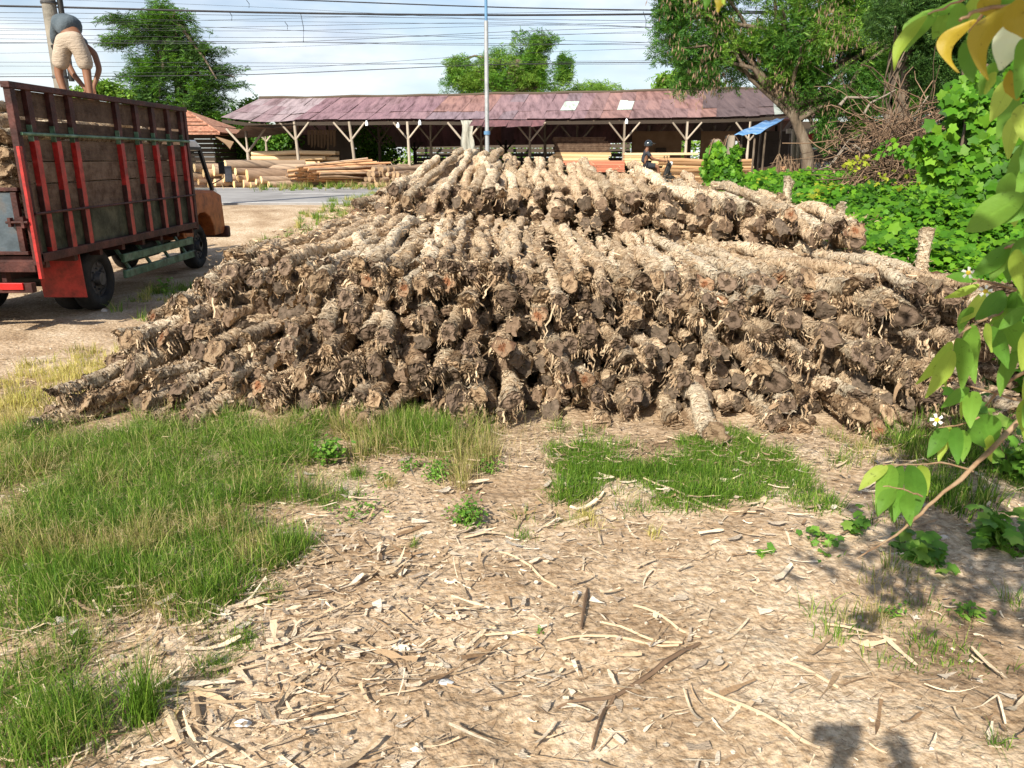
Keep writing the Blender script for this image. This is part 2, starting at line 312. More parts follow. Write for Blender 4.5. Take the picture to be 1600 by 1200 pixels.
# ================================================================ the log variants
def log_variant(L, r, seed, nu=18, dv=.03, nfl=300, endflare=1.):
    rs = np.random.default_rng(seed); nv = int(L / dv) + 1; y = np.linspace(0, L, nv); th = np.arange(nu) * 2 * np.pi / nu
    Yg, Tg = np.meshgrid(y, th, indexing='ij'); o = seed * 7.3
    A = rs.uniform(.012, .045, 4); ph = rs.uniform(0, 6.28, 4); fr = rs.uniform(1.2, 4.2, 4)
    cx = A[0] * np.sin(fr[0] * y + ph[0]) + .4 * A[1] * np.sin(2.4 * fr[1] * y + ph[1]); cz = A[2] * np.sin(fr[2] * y + ph[2]) + .4 * A[3] * np.sin(2.4 * fr[3] * y + ph[3])
    cx -= cx[0]; cz -= cz[0]
    ct, st = np.cos(Tg), np.sin(Tg)
    n1 = fbm(ct * 1.3 + o, Yg * 7, st * 1.3, 3, 1) - .5; n2 = vn(ct * 2.2 + o, Yg * 26, st * 2.2, 5) - .5
    wr = np.sin(2 * np.pi * (Yg / .085 + 1.6 * vn(ct + o, Yg * 4, st, 8)))
    kn = np.clip(vn(ct * 1.5 + o, Yg * 2.3, st * 1.5, 17) - .72, 0, 1) * 1.6
    rad = r * (1 - .10 * Yg / L + .42 * n1 + .36 * n2 + .07 * wr + kn)
    rad *= 1 + .10 * np.exp(-Yg / .06)
    sh = rs.uniform(-.9, .9, 2); shear = (sh[0] * ct + sh[1] * st) * rad * np.exp(-Yg / .12)
    rad *= 1 + (vn(ct * 1.9 + o, st * 1.9, 0, 23) - .5) * .55 * np.exp(-Yg / .2)
    V = np.stack([cx[:, None] + rad * ct, Yg + shear, cz[:, None] + rad * st], -1)
    i = (np.arange(nv - 1)[:, None] * nu); j = np.arange(nu)[None]; j2 = (j + 1) % nu
    f = np.stack([i + j, i + j2, i + nu + j2, i + nu + j], -1).reshape(-1, 4)
    Vt = V.reshape(-1, 3); bc = len(Vt); Vt = np.concatenate([Vt, V[-1].mean(0)[None]])
    l0 = (nv - 1) * nu; cap = np.array([(l0 + q, l0 + (q + 1) % nu, bc, bc) for q in range(0, nu)])
    parts = [(Vt, f)]
    # torn bark flakes
    if nfl:
        N = nfl; fy = rs.uniform(0, L * .98, N); fy[:N // 4] = rs.uniform(0, .5, N // 4); ft = rs.uniform(0, 6.28, N)
        iy = np.clip((fy / L * (nv - 1)).astype(int), 0, nv - 2); it = (ft / 6.283 * nu).astype(int) % nu
        base = V[iy, it]; out = nrm(np.stack([np.cos(ft), 0 * ft, np.sin(ft)], -1)); tan = np.stack([-np.sin(ft), 0 * ft, np.cos(ft)], -1)
        ang = rs.normal(0, .7, N) + np.where(rs.random(N) < .35, 1.5, 0); ax = np.zeros((N, 3)); ax[:, 1] = 1
        d = tan * np.cos(ang)[:, None] + ax * np.sin(ang)[:, None]; s_ = -tan * np.sin(ang)[:, None] + ax * np.cos(ang)[:, None]
        ln = rs.uniform(.025, .075, N); wd = rs.uniform(.004, .013, N); k = 4; t = np.linspace(-.5, .5, k); lift = rs.uniform(.05, .45, N)
        tt = t[None, :, None]
        C = base[:, None] + d[:, None] * tt * ln[:, None, None] + out[:, None] * ((tt + .5) ** 2 * (lift * ln)[:, None, None] - .004)
        W = s_[:, None] * wd[:, None, None] * np.array([.8, 1, .8, .25])[None, :, None]
        parts.append(ribbons(C, W))
    VV, FF = join(parts)
    capV = V[-1]; VV2, FF2 = join([(VV, FF), (np.concatenate([capV, capV.mean(0)[None]]), np.array([(q, (q + 1) % nu, nu, nu) for q in range(nu)]))])
    good = FF2[:, 2] != FF2[:, 3]
    faces = [tuple(q) for q in FF2[good]] + [tuple(q[:3]) for q in FF2[~good]]
    # cut end: rings of the rim shrunk to the centre, rough
    rim = V[0]; cen = rim.mean(0); Vc = []; 
    for q, sc_ in enumerate((1.0, .93, .8, .55, .28)):
        ring = cen + (rim - cen) * sc_; ring[:, 1] += .006 - .004 * q + (rs.random(nu) - .5) * .022; Vc.append(ring)
    Vc = np.concatenate(Vc + [cen[None]]); Vc[:, 1] -= .001
    fc = [(a * nu + b, (a + 1) * nu + b, (a + 1) * nu + (b + 1) % nu, a * nu + (b + 1) % nu) for a in range(4) for b in range(nu)] + [(4 * nu + b, 5 * nu, 4 * nu + (b + 1) % nu) for b in range(nu)]
    return VV2, faces, Vc, fc
def shred_variant(r, seed):
    rs = np.random.default_rng(seed); P = []; dens = (1.0, .35, .65, .2)[seed % 4]
    for grp in range(4):
        N = max(2, int((60, 24, 4, 60)[grp] * (dens if grp in (1, 2) else .5 + .5 * dens))); k = 7; t = np.linspace(0, 1, k)[None, :, None]
        th = rs.uniform(0, 6.28, N) if grp in (0, 3) else rs.uniform(3.3, 6.1, N)
        y0 = rs.uniform(-.01, (.10, .30, .1, .25)[grp], N)
        base = np.stack([np.cos(th) * r * 1.0, y0, np.sin(th) * r * 1.0], -1)
        out = np.stack([np.cos(th), rs.uniform(-1.1, .2, N), np.sin(th)], -1) * rs.uniform(.15, .9, N)[:, None] + rs.normal(0, .35, (N, 3))
        ln = rs.uniform(*((.015, .06), (.03, .11), (.07, .17), (.02, .06))[grp], N); wd = rs.uniform(*((.0012, .006), (.0015, .006), (.006, .016), (.004, .010))[grp], N)
        dn = np.array([0, 0, -1.]); C = base[:, None] + out[:, None] * t * ln[:, None, None] * (1 - .6 * t) + dn * t ** 1.3 * ln[:, None, None]
        C = C + rs.normal(0, .012, (N, k, 3)) * t * (ln[:, None, None] / .1)
        side = nrm(np.cross(out, rs.normal(size=(N, 3)))); tw = rs.normal(0, .5, (N, k, 3))
        W = nrm(side[:, None] + tw * t) * wd[:, None, None] * (1 - .7 * t ** 2); P.append(ribbons(C, W))
    V, f = join(P); return mesh('bark_shreds', V, f, M['shred'])
VAR = {}
def make_vars(key, n, L, rr, seed0, mats, **kw):
    VAR[key] = []
    for i in range(n):
        r = rr[0] + (rr[1] - rr[0]) * i / max(1, n - 1); Lx = L * (1 + .12 * math.sin(i * 2.4))
        V, f, Vc, fc = log_variant(Lx, r, seed0 + i, **kw)
        VAR[key].append(dict(r=r, L=Lx, V=V, f=f, Vc=Vc, fc=fc, me=mesh('log', V, f, mats[i % len(mats)], smooth=True),
            cut={c: mesh('cut_end', Vc, fc, M[c]) for c in ('cut_grey', 'cut_red', 'cut_tan')}, sh=[shred_variant(r, seed0 * 3 + i * 5 + q) for q in range(4)]))
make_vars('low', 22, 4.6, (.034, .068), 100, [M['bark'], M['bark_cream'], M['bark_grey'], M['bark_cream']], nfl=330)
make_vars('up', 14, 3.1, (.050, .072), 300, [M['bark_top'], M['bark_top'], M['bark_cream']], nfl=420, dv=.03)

# ================================================================ stacking the logs
def ztop(x):                                # height of the front stack at its face
    return np.interp(x, [-3.42, -3.12, -2.85, -2.55, -2.3, -1.6, -.6, .2, 1.5, 2.6, 3.3, 3.7], [.10, .36, .60, .82, 1.0, 1.09, 1.04, .97, .95, .94, .91, .84])
def yface(x, z):
    left = np.clip((-x - .6) / 2.4, 0, 1); return 4.98 + z * (.62 + .55 * left) + .35 * np.clip(z - .6, 0, 1) + .10 * np.sin(x * 2.1) + .12 * left
specs = []; lay = 0; z = .045
while z < 1.12:
    x = -3.08 - .26 * max(0, 1 - z / .42) + (lay % 2) * .07 + random.uniform(0, .03); row = []
    while x < 3.75:
        zt = ztop(x)
        if z < zt + .02:
            i = int(np.clip(random.gauss(9.5, 6.5), 0, 21)); v = VAR['low'][i]; r = v['r']
            x += r * 1.0
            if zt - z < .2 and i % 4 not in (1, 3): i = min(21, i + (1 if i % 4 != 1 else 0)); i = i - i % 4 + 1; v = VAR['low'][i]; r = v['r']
            yw = .10 * np.clip(-x - .8, 0, 2) * (1.35 - z) * 1.6 + random.gauss(0, .05) - .05 * np.clip(x - 1.2, 0, 2)
            zz = z + random.uniform(-.018, .018) + (vn(x * 1.7, lay * .1, 0, 77) - .5) * .06
            yf = float(yface(x, z)) + random.gauss(0, .075 + .08 * (zt - z < .2)) - (random.random() < .07) * random.uniform(.06, .2)
            row.append(dict(t='low', i=i, r=r, p=(x, yf, max(zz, r * .9)), yaw=float(yw), tilt=random.gauss(.008, .006) + .004, lay=lay, top=zt - z < .17, tier='front'))
            x += r * 1.0 + random.uniform(.004, .034)
        else: x += .05
    for n_, s in enumerate(row): s['n'] = n_ + 1
    specs += row; lay += 1; z += .097
NLAY = lay
def ufront(x): return np.interp(x, [-2.0, -1.2, -.4, .5, 1.2, 2.0, 2.5, 2.95], [10.4, 10.0, 9.7, 9.5, 8.9, 8.0, 7.2, 6.7])
def ucrest(x): return np.interp(x, [-2.15, -1.85, -1.5, -.75, .1, 1.0, 1.9, 2.5, 3.0], [1.25, 1.52, 1.74, 1.86, 1.78, 1.70, 1.56, 1.42, 1.24])
lay = 0; z = 1.08
while z < 1.62:
    row = []; x = -2.15 + random.uniform(0, .1)
    while x < 3.1:
        i = random.randrange(14); v = VAR['up'][i]; r = v['r']; x += r
        u = ucrest(x)
        zc = 1.12 + (u - 1.12) * float(np.interp(x, [-1.5, .6, 1.6], [.42, .5, .66]))
        if z < zc:
            yf = float(ufront(x)) + (z - 1.1) * .9 + random.gauss(0, .30) + (random.random() < .12) * random.uniform(.3, .9)
            zf = z + random.uniform(-.025, .025)
            fan = .09 * np.clip(-x, 0, 2) + .01
            tilt = (u - zc) / 3.0 + .012 + random.gauss(0, .02)
            row.append(dict(t='up', i=i, r=r, p=(x, yf, zf), yaw=float(fan + random.gauss(0, .05)), tilt=float(tilt), lay=lay, top=zc - z < .13, tier='upper'))
        x += r + random.uniform(.0, .03)
    for n_, s in enumerate(row): s['n'] = n_ + 1
    specs += row; lay += 1; z += .098
def xf(s):
    return Matrix.Translation(s['p']) @ Matrix.Rotation(-s['yaw'], 4, 'Z') @ Matrix.Rotation(s['tilt'], 4, 'X') @ Matrix.Rotation(s['roll'], 4, 'Y')
for s in specs:
    s['roll'] = random.uniform(0, 6.283)
    if s['tier'] == 'front': s['score'] = s['r'] * 10 - (s['p'][1] - float(yface(s['p'][0], s['p'][2]))) * 3 + s['top'] * 1.0
    else: s['score'] = .25 + s['r'] * 4 + s['top'] * 1.0 - (s['p'][0] < -1.6) * .2
specs.sort(key=lambda s: -s['score'])
keep, rest = specs[:290], specs[290:]
for s in rest:
    if s['tier'] == 'front' and not s['top']: s['p'] = (s['p'][0], s['p'][1] + random.uniform(.10, .42), s['p'][2])
ORD = ['bottom', 'second', 'third', 'fourth', 'fifth', 'sixth', 'seventh', 'eighth', 'ninth', 'tenth', 'eleventh', 'twelfth', 'thirteenth', 'fourteenth', 'fifteenth']
def nth(n): return str(n) + ('th' if 10 <= n % 100 <= 20 else {1: 'st', 2: 'nd', 3: 'rd'}.get(n % 10, 'th'))
ENDN = {'cut_grey': 'grey weathered end', 'cut_red': 'reddish cored end', 'cut_tan': 'tan sawn end'}
for s in keep:
    v = VAR[s['t']][s['i']]; o = obj('log', v['me']); o.matrix_world = xf(s)
    c = random.choices(['cut_grey', 'cut_red', 'cut_tan'], [.56, .15, .29])[0]
    obj('cut_end', v['cut'][c], o)
    sh = obj('bark_shreds', random.choice(v['sh']), o); sh.rotation_euler = (0, -s['roll'] + random.uniform(-.5, .5), 0)
    th_ = 'slim' if s['r'] < .038 else ('thick' if s['r'] > .053 else 'medium')
    xx = s['p'][0]; zone = 'left end' if xx < -2.2 else 'left part' if xx < -.8 else 'middle' if xx < 1 else 'right part' if xx < 2.4 else 'right end'
    if s['tier'] == 'front':
        tag(o, f"{th_} log with {ENDN[c]}, {ORD[s['lay']]} row from the grass, {nth(s['n'])} from left", 'log', 'shaggy logs of the front stack')
    else:
        tag(o, f"{th_} log with {ENDN[c]}, raised back heap, {ORD[s['lay']]} row, {nth(s['n'])} from left", 'log', 'shaggy logs of the raised back heap')
Vs, Ft, mi, b0 = [], [], [], 0
def tris(fs): return np.array([q[:3] for q in fs] + [(q[0], q[2], q[3]) for q in fs if len(q) == 4])
for v_ in VAR['low'] + VAR['up']: v_['t'] = tris(v_['f']); v_['tc'] = tris(v_['fc'])
for s in rest:                              # the rest of the logs, one mass
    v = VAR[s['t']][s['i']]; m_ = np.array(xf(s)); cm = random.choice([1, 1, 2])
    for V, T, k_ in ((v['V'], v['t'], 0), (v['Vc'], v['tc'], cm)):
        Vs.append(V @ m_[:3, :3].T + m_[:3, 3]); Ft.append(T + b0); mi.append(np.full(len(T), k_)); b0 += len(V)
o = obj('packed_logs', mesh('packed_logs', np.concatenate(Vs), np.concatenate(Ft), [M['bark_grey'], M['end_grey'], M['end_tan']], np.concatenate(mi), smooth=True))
tag(o, 'remaining shaggy logs packed deep between the others in the pile', 'logs', None, 'stuff')
# one log lying across the right corner, and a few that stick out at the ground
def extra(p, yaw, tilt, t, i, lab, c='cut_tan', roll=0., scale=1.):
    v = VAR[t][i]; s = dict(p=p, yaw=yaw, tilt=tilt, roll=roll); o = obj('log', v['me']); o.matrix_world = xf(s) @ Matrix.Diagonal((1, scale, 1, 1))
    obj('cut_end', v['cut'][c], o); sh = obj('bark_shreds', v['sh'][0], o); sh.rotation_euler = (0, -roll, 0)
    return tag(o, lab, 'log', 'loose shaggy logs round the stack')
extra((3.3, 5.5, .96), -1.05, .01, 'low', 14, 'long grey log lying crosswise on the right top corner of the stack', 'cut_grey', scale=.35)
extra((1.30, 4.62, .10), .05, .10, 'low', 17, 'pale sharpened log sticking out at the foot of the stack over green grass', 'cut_tan', scale=.5)
extra((-.98, 4.78, .13), .5, .05, 'low', 12, 'smooth slim log jutting left at the foot of the stack beside dry grass', 'cut_tan', scale=.5)
extra((-3.25, 5.12, .06), .55, .02, 'low', 16, 'flat lying log pointing out at the far left foot of the stack', 'cut_grey', scale=.4)
extra((-3.1, 5.7, .28), .5, .03, 'low', 10, 'slim dark log poking out over yellow grass at the left end', 'cut_grey', scale=.45)
extra((-2.38, 6.55, .98), .24, .005, 'up', 6, 'pinkish smooth log along the upper left edge of the stack', 'cut_tan', scale=1.3)
# loose shreds of bark strewn over the heap
N = 3800; X = rng.uniform(-2.3, 3.3, N); Y = rng.uniform(5.6, 12.3, N)
up = (Y > np.array(ufront(X)) + .2) & (X > -1.8)
Z = np.where(up, np.minimum(ucrest(X), 1.25 + (Y - ufront(X)) * .16), ztop(X) + .05 + (Y - 5.8) * .012) + rng.uniform(-.02, .05, N)
ok = (Y < ufront(X) + 2.8); X, Y, Z = X[ok], Y[ok], Z[ok]; N = len(X)
d = nrm(np.stack([rng.normal(size=N), rng.normal(size=N), rng.normal(0, .3, N)], -1)); k = 4; t = np.linspace(-.5, .5, k)[None, :, None]
ln = rng.uniform(.02, .075, N)[:, None, None]; side = nrm(np.cross(d, rng.normal(size=(N, 3))))[:, None]
C = np.stack([X, Y, Z], -1)[:, None] + d[:, None] * t * ln + np.array([0, 0, 1.]) * (t ** 2) * ln * rng.uniform(-1, 1, (N, 1, 1))
V, f = ribbons(C, side * rng.uniform(.002, .008, (N, 1, 1)) * (1 - 1.2 * np.abs(t) ** 1.5))
tag(obj('bark_shreds', mesh('bark_shreds', V, f, M['shred'])), 'loose torn bark fibres strewn over the log pile', 'bark shreds', None, 'stuff')
# ================================================================ ground litter: bark chips, fibres, twigs
def inpile(X, Y): return (Y > yface(X, 0) + .05) & (Y < 10) & (X > -3.4) & (X < 3.7)
def litter(name, N, xr, yr, ln, wd, mat, label, dens=None, k=5, lift=.02, curl=.3, cat='litter'):
    X = rng.uniform(*xr, N); Y = yr[0] + (yr[1] - yr[0]) * rng.random(N) ** 1.25
    keep_ = ~inpile(X, Y)
    if dens is not None: keep_ &= rng.random(N) < dens(X, Y)
    X, Y = X[keep_], Y[keep_]; N = len(X); th = rng.uniform(0, 6.28, N) ; th = np.where(rng.random(N) < .5, rng.normal(.25, .5, N), th)
    q = rng.random(N) ** 2.2; L = ln[0] + (ln[1] - ln[0]) * q; W = wd[0] + (wd[1] - wd[0]) * rng.random(N) ** 1.6 * (.4 + .6 * q)
    t = np.linspace(-.5, .5, k)[None, :]; bend = (rng.normal(0, curl, N) * np.where(rng.random(N) < .75, .25, 1.))[:, None]
    a = th[:, None] + bend * t * 2; cx = np.cumsum(np.cos(a), 1) / k; cy = np.cumsum(np.sin(a), 1) / k
    cx -= cx.mean(1, keepdims=True); cy -= cy.mean(1, keepdims=True)
    tilt = rng.normal(0, .12, N)[:, None]; arch = rng.uniform(-.25, .25, N)[:, None]
    cz = gh(X, Y)[:, None] + .004 + rng.random(N)[:, None] * lift + np.abs(tilt * t) * L[:, None] + arch * (t ** 2) * L[:, None] + .02 * L[:, None]
    C = np.stack([X[:, None] + cx * L[:, None], Y[:, None] + cy * L[:, None], cz], -1)
    pr = rng.uniform(.35, 1.3, (N, k)) * np.where(rng.random((N, 1)) < .5, 1 - .9 * (t + .5) ** 1.5, 1 - 1.3 * np.abs(t) ** 3.); roll = rng.normal(0, .35, N)[:, None]
    S = np.stack([-np.sin(a) * np.cos(roll), np.cos(a) * np.cos(roll), np.sin(roll) + 0 * a], -1) * (W[:, None] * .5 * pr)[..., None]
    V, f = ribbons(C, S); o = obj(name, mesh(name, V, f, mat)); return tag(o, label, cat, None, 'stuff')
M['chip'] = pmat('bark_chip', [(.17, .10, .055), (.38, .265, .16), (.60, .47, .32), (.74, .63, .48)], scale=9, rnd='island', rmix=.7, rv=.12, rough=.9, bump=.6, bscale=60, spec=.1)
M['chip_fine'] = pmat('fine_chip', [(.24, .16, .095), (.47, .35, .23), (.74, .62, .46)], scale=9, rnd='island', rmix=.7, rv=.15, rough=.95, bump=0, spec=.1)
M['chip_pale'] = pmat('pale_flake', [(.28, .20, .14), (.50, .41, .31), (.70, .62, .51)], scale=7, stretch=(1, 5, 1), rnd='island', rmix=.6, rv=.15, rough=.9, bump=.8, bscale=50, spec=.1)
M['twig'] = pmat('dark_twig', [(.06, .04, .03), (.17, .11, .07), (.30, .20, .13)], scale=9, rnd='island', rmix=.7, rv=.2, rough=.9, bump=0, spec=.1)
def dn_big(X, Y):
    a = np.exp(-((X + 1.0) / .95) ** 2 - ((Y - 2.75) / .75) ** 2) * 1.6 + .05 + .35 * np.exp(-((X - 1.4) / 1.1) ** 2 - ((Y - 2.25) / .3) ** 2)
    a += .35 * np.exp(-((X + 1.6) / .6) ** 2 - ((Y - 2.6) / .6) ** 2) + .22 * np.exp(-((Y - 3.9) / .7) ** 2)
    return a * (.35 + 1.0 * vn(X * 2.3, Y * 2.3, 0, 31))
litter('bark_chips', 15000, (-4, 3.4), (1.7, 6.2), (.025, .24), (.005, .030), M['chip'], 'large torn strips of pale bark scattered on the soil', dn_big, 6, .03, .22, 'bark chips')
litter('bark_plates', 5200, (-4, 3.4), (1.7, 5.6), (.02, .13), (.012, .055), M['chip_pale'], 'broad flat flakes of pale bark matted on the soil', dn_big, 4, .02, .12, 'bark flakes')
def dn_mid(X, Y): return np.clip(.25 + 1.2 * (fbm(X * 1.3, Y * 1.3, 0, 2, 41) - .35), .06, 1) * np.where(Y < 2.35, .6, 1)
litter('bark_chips', 70000, (-5, 4), (1.6, 7.0), (.012, .09), (.003, .015), M['chip_fine'], 'small bark crumbs and slivers covering the soil', lambda X, Y: dn_mid(X, Y) * np.where((X > .2) & (Y < 3.2), .55, 1), 4, .012, .5, 'bark chips')
litter('bark_chips', 9000, (-9, -2.2), (5.5, 20), (.02, .12), (.004, .02), M['chip_fine'], 'bark crumbs strewn over the yard round the truck', dn_mid, 4, .012, .5, 'bark chips')
litter('twigs', 16000, (-4, 4), (1.6, 5.4), (.02, .12), (.0012, .003), M['twig'], 'dark hair-thin twigs and fibres on the soil', None, 5, .01, .8, 'twigs')
litter('bark_shreds', 5200, (-3.2, 3.6), (4.25, 5.4), (.03, .16), (.004, .014), M['shred'], 'shredded bark fallen along the foot of the log stack', None, 5, .06, .8, 'bark shreds')
# single sticks and strips one can pick out
def stick(pts, wd, lab, mat='chip', name='bark_strip', th=.006):
    P = [G(*p) for p in pts]; m = MB(); Q = []
    for i in range(len(P) - 1):
        for q in range(4): t = q / 4; Q.append(P[i] * (1 - t) + P[i + 1] * t)
    Q.append(P[-1]); n = len(Q); V = []; Fc = []
    for i, p in enumerate(Q):
        d = Q[min(i + 1, n - 1)] - Q[max(i - 1, 0)]; s = nrm(np.array([-d[1], d[0], 0.])) * wd * .5 * (1 - .75 * abs(i / (n - 1) - .5) ** 2 * 2) * random.uniform(.75, 1.15)
        z0 = float(gh(p[0], p[1])) + .014 + .01 * math.sin(i * .9)
        V += [(p - s) * (1, 1, 0) + np.array([0, 0, z0]), p * (1, 1, 0) + np.array([0, 0, z0 + th]), (p + s) * (1, 1, 0) + np.array([0, 0, z0]), p * (1, 1, 0) + np.array([0, 0, z0 - th])]
    for i in range(n - 1):
        for j in range(4): Fc.append((4*i+j, 4*i+(j+1) % 4, 4*i+4+(j+1) % 4, 4*i+4+j))
    Fc += [(0, 1, 2, 3), (4*n-1, 4*n-2, 4*n-3, 4*n-4)]
    m.add(V, Fc, 0, False); o = m.build(name, M[mat]); return tag(o, lab, 'bark strip' if name == 'bark_strip' else 'stick')
for pts, wd, lab, mt in [
    ([(870, 1108), (960, 1090), (1040, 1040), (1094, 1005)], .022, 'long brown strip curving up to the right in bare soil', 'twig'),
    ([(990, 948), (1050, 975), (1094, 1003)], .018, 'pale straight strip meeting the long brown one at a corner', 'chip'),
    ([(908, 985), (918, 920)], .016, 'short dark red strip standing out on bare sand', 'twig'),
    ([(940, 975), (1000, 995), (1066, 1010)], .013, 'thin tan stick on bare sand at the right of the dark strip', 'chip'),
    ([(745, 997), (840, 1000)], .018, 'tan strip lying level beside the small green sprout', 'chip'),
    ([(725, 843), (790, 832)], .02, 'orange tan strip lying under the leafy weed', 'chip'),
    ([(780, 865), (830, 890), (870, 922)], .016, 'pale diagonal strip below the leafy weed', 'chip'),
    ([(640, 935), (690, 970)], .026, 'cream wedge of bark among the dense chips', 'chip'),
    ([(560, 905), (640, 880)], .030, 'broad cream peel above the dense chips', 'chip'),
    ([(430, 1110), (490, 1045)], .022, 'bright straight splinter at the lower left chips', 'chip'),
    ([(300, 1070), (310, 1140), (370, 1180)], .034, 'curled brown bark ribbon near the lower left corner', 'shred'),
    ([(170, 1085), (215, 1125)], .020, 'grey short stick beside the tall grass tuft', 'twig'),
    ([(258, 1105), (285, 1165)], .032, 'flat grey bark plate under the tall grass tuft', 'chip'),
    ([(870, 1005), (960, 1000), (1060, 1015)], .012, 'fine tan sliver right of the green sprout', 'chip'),
    ([(1228, 1040), (1310, 1075)], .022, 'pale grey strip on bare sand in the lower right', 'chip'),
    ([(1290, 980), (1400, 1000)], .016, 'thin strip near the tree shadow', 'chip'),
    ([(1005, 755), (1100, 800), (1180, 812)], .018, 'pinkish long strip under the low green grass', 'chip'),
    ([(1100, 1085), (1230, 1145), (1280, 1180)], .020, 'long tan strip left of the round shadow', 'chip'),
    ([(925, 1170), (945, 1110), (960, 1095)], .012, 'thin brown twig pointing at the long strip', 'twig'),
    ([(640, 640), (560, 655)], .022, 'curled strip at the foot of the stack', 'shred')]:
    stick(pts, wd, lab, mt)
N_ = 9000; X_ = rng.uniform(-12, 4, N_); Y_ = 1.7 + 19 * rng.random(N_) ** 1.3; k_ = ~inpile(X_, Y_) & (X_ < np.where(Y_ > 6, -1.5 + 0 * Y_, 4)) ; X_, Y_ = X_[k_], Y_[k_]
V, f = scatter([(1,0,0),(0,1,0),(-1,0,0),(0,-1,0),(0,0,.7),(0,0,-.7)], [(0,1,4),(1,2,4),(2,3,4),(3,0,4),(1,0,5),(2,1,5),(3,2,5),(0,3,5)], frames(rng.normal(0, .25, (len(X_), 3)) + [0, 0, 1]), np.stack([X_, Y_, gh(X_, Y_) + .002], -1), rng.lognormal(-5.2, .5, len(X_)))
M['grit'] = pmat('grit', [(.24, .19, .14), (.45, .37, .29), (.62, .55, .46)], scale=9, rnd='island', rmix=.8, rv=.2, bump=0); tag(obj('pebbles', mesh('pebbles', V, f, M['grit'])), 'small stones and grit strewn over soil and yard', 'pebbles', None, 'stuff')
# photo pixel boxes -> white plastic scraps, stones
M['plastic'] = pmat('white_plastic', [(.40, .42, .44), (.62, .64, .66)], scale=8, rough=.4, spec=.5)
M['stone'] = pmat('pale_stone', [(.45, .38, .32), (.72, .66, .60)], scale=20)
def lump(px, py, s, lab, mat, cat, flat=.5):
    c = G(px, py); th = np.linspace(0, 2 * np.pi, 9)[:-1]; V = [(c[0], c[1], float(gh(c[0], c[1])) + s * flat)]
    for rr, zz in ((.55, .8), (1, .25), (.9, -.1)):
        for a in th: q = s * rr * random.uniform(.7, 1.15); V.append((c[0] + math.cos(a) * q, c[1] + math.sin(a) * q * .7, float(gh(c[0], c[1])) + s * flat * zz * random.uniform(.6, 1.1)))
    f = [(0, 1 + i, 1 + (i + 1) % 8) for i in range(8)] + [(1+8*k+i, 9+8*k+i, 9+8*k+(i+1) % 8, 1+8*k+(i+1) % 8) for k in range(2) for i in range(8)]
    tag(MB().add(V, f).build(cat.replace(' ', '_'), M[mat]), lab, cat)
lump(902, 925, .022, 'small white scrap lying in the middle of the soil', 'plastic', 'plastic scrap', .2)
lump(820, 952, .014, 'tiny white scrap left of the bigger white one', 'plastic', 'plastic scrap', .3)
lump(380, 1128, .028, 'crumpled clear plastic in the lower left chips', 'plastic', 'plastic scrap', .7)
lump(695, 1065, .03, 'grey crumpled plastic beside a curled strip', 'plastic', 'plastic scrap', .4)
lump(650, 1170, .018, 'rounded pale pebble near the bottom edge', 'stone', 'pebble', .8)
lump(95, 980, .035, 'purplish stone at the edge of the left grass', 'stone', 'pebble', .7)
lump(1475, 843, .03, 'pale stone in the shade of the leafy branch', 'stone', 'pebble', .6)
lump(912, 693, .035, 'white pebble at the foot of the stack by the grass', 'stone', 'pebble', .8)
lump(163, 486, .05, 'stone wedged under the rear truck wheel', 'stone', 'pebble', .8)

# ================================================================ grass
GR = dict(
 green=pmat('green_grass', [(.032, .085, .010), (.085, .19, .016), (.20, .32, .035), (.52, .46, .20)], scale=1.2, rnd='island', rmix=.75, rv=.4, trans=.35, bump=0, rough=.6, pos=(.05, .4, .72, .95)),
 dry=pmat('dry_grass', [(.10, .14, .02), (.24, .24, .06), (.44, .36, .15), (.58, .47, .27)], scale=1.2, rnd='island', rmix=.75, rv=.2, trans=.3, bump=0, rough=.7, pos=(.05, .35, .65, .95)),
 bright=pmat('bright_grass', [(.05, .125, .012), (.11, .22, .02), (.24, .34, .05)], scale=1.5, rnd='island', rmix=.6, rv=.35, trans=.4, bump=0, rough=.6),
 yellow=pmat('yellow_grass', [(.26, .28, .05), (.50, .46, .13), (.66, .56, .28)], scale=1.5, rnd='island', rmix=.6, rv=.2, trans=.4, bump=0, rough=.6))
def pinpoly(P, poly):
    c = np.zeros(len(P), bool); n = len(poly); j = n - 1
    for i in range(n):
        xi, yi = poly[i][:2]; xj, yj = poly[j][:2]
        m = ((yi > P[:, 1]) != (yj > P[:, 1])) & (P[:, 0] < (xj - xi) * (P[:, 1] - yi) / (yj - yi + 1e-12) + xi); c ^= m; j = i
    return c
def blades(XY, hgt, wd, lean=.5, k=4, droop=1., th=None):
    N = len(XY); th = rng.uniform(0, 6.28, N) if th is None else th; h = rng.uniform(*hgt, N); t = np.linspace(0, 1, k)[None, :]
    le = np.abs(rng.normal(0, lean, N))[:, None]; X = XY[:, 0:1] + np.cos(th)[:, None] * h[:, None] * le * t ** 1.6; Y = XY[:, 1:2] + np.sin(th)[:, None] * h[:, None] * le * t ** 1.6
    Z = gh(XY[:, 0], XY[:, 1])[:, None] - .005 + h[:, None] * (t - .38 * droop * le * t ** 2.4)
    ph = rng.uniform(0, 6.28, N); W = wd * rng.uniform(.6, 1.3, N)[:, None] * (1 - t ** 1.8 * .93)
    S = np.stack([np.cos(ph)[:, None] * W, np.sin(ph)[:, None] * W, 0 * W], -1); return ribbons(np.stack([X, Y, Z], -1), S)
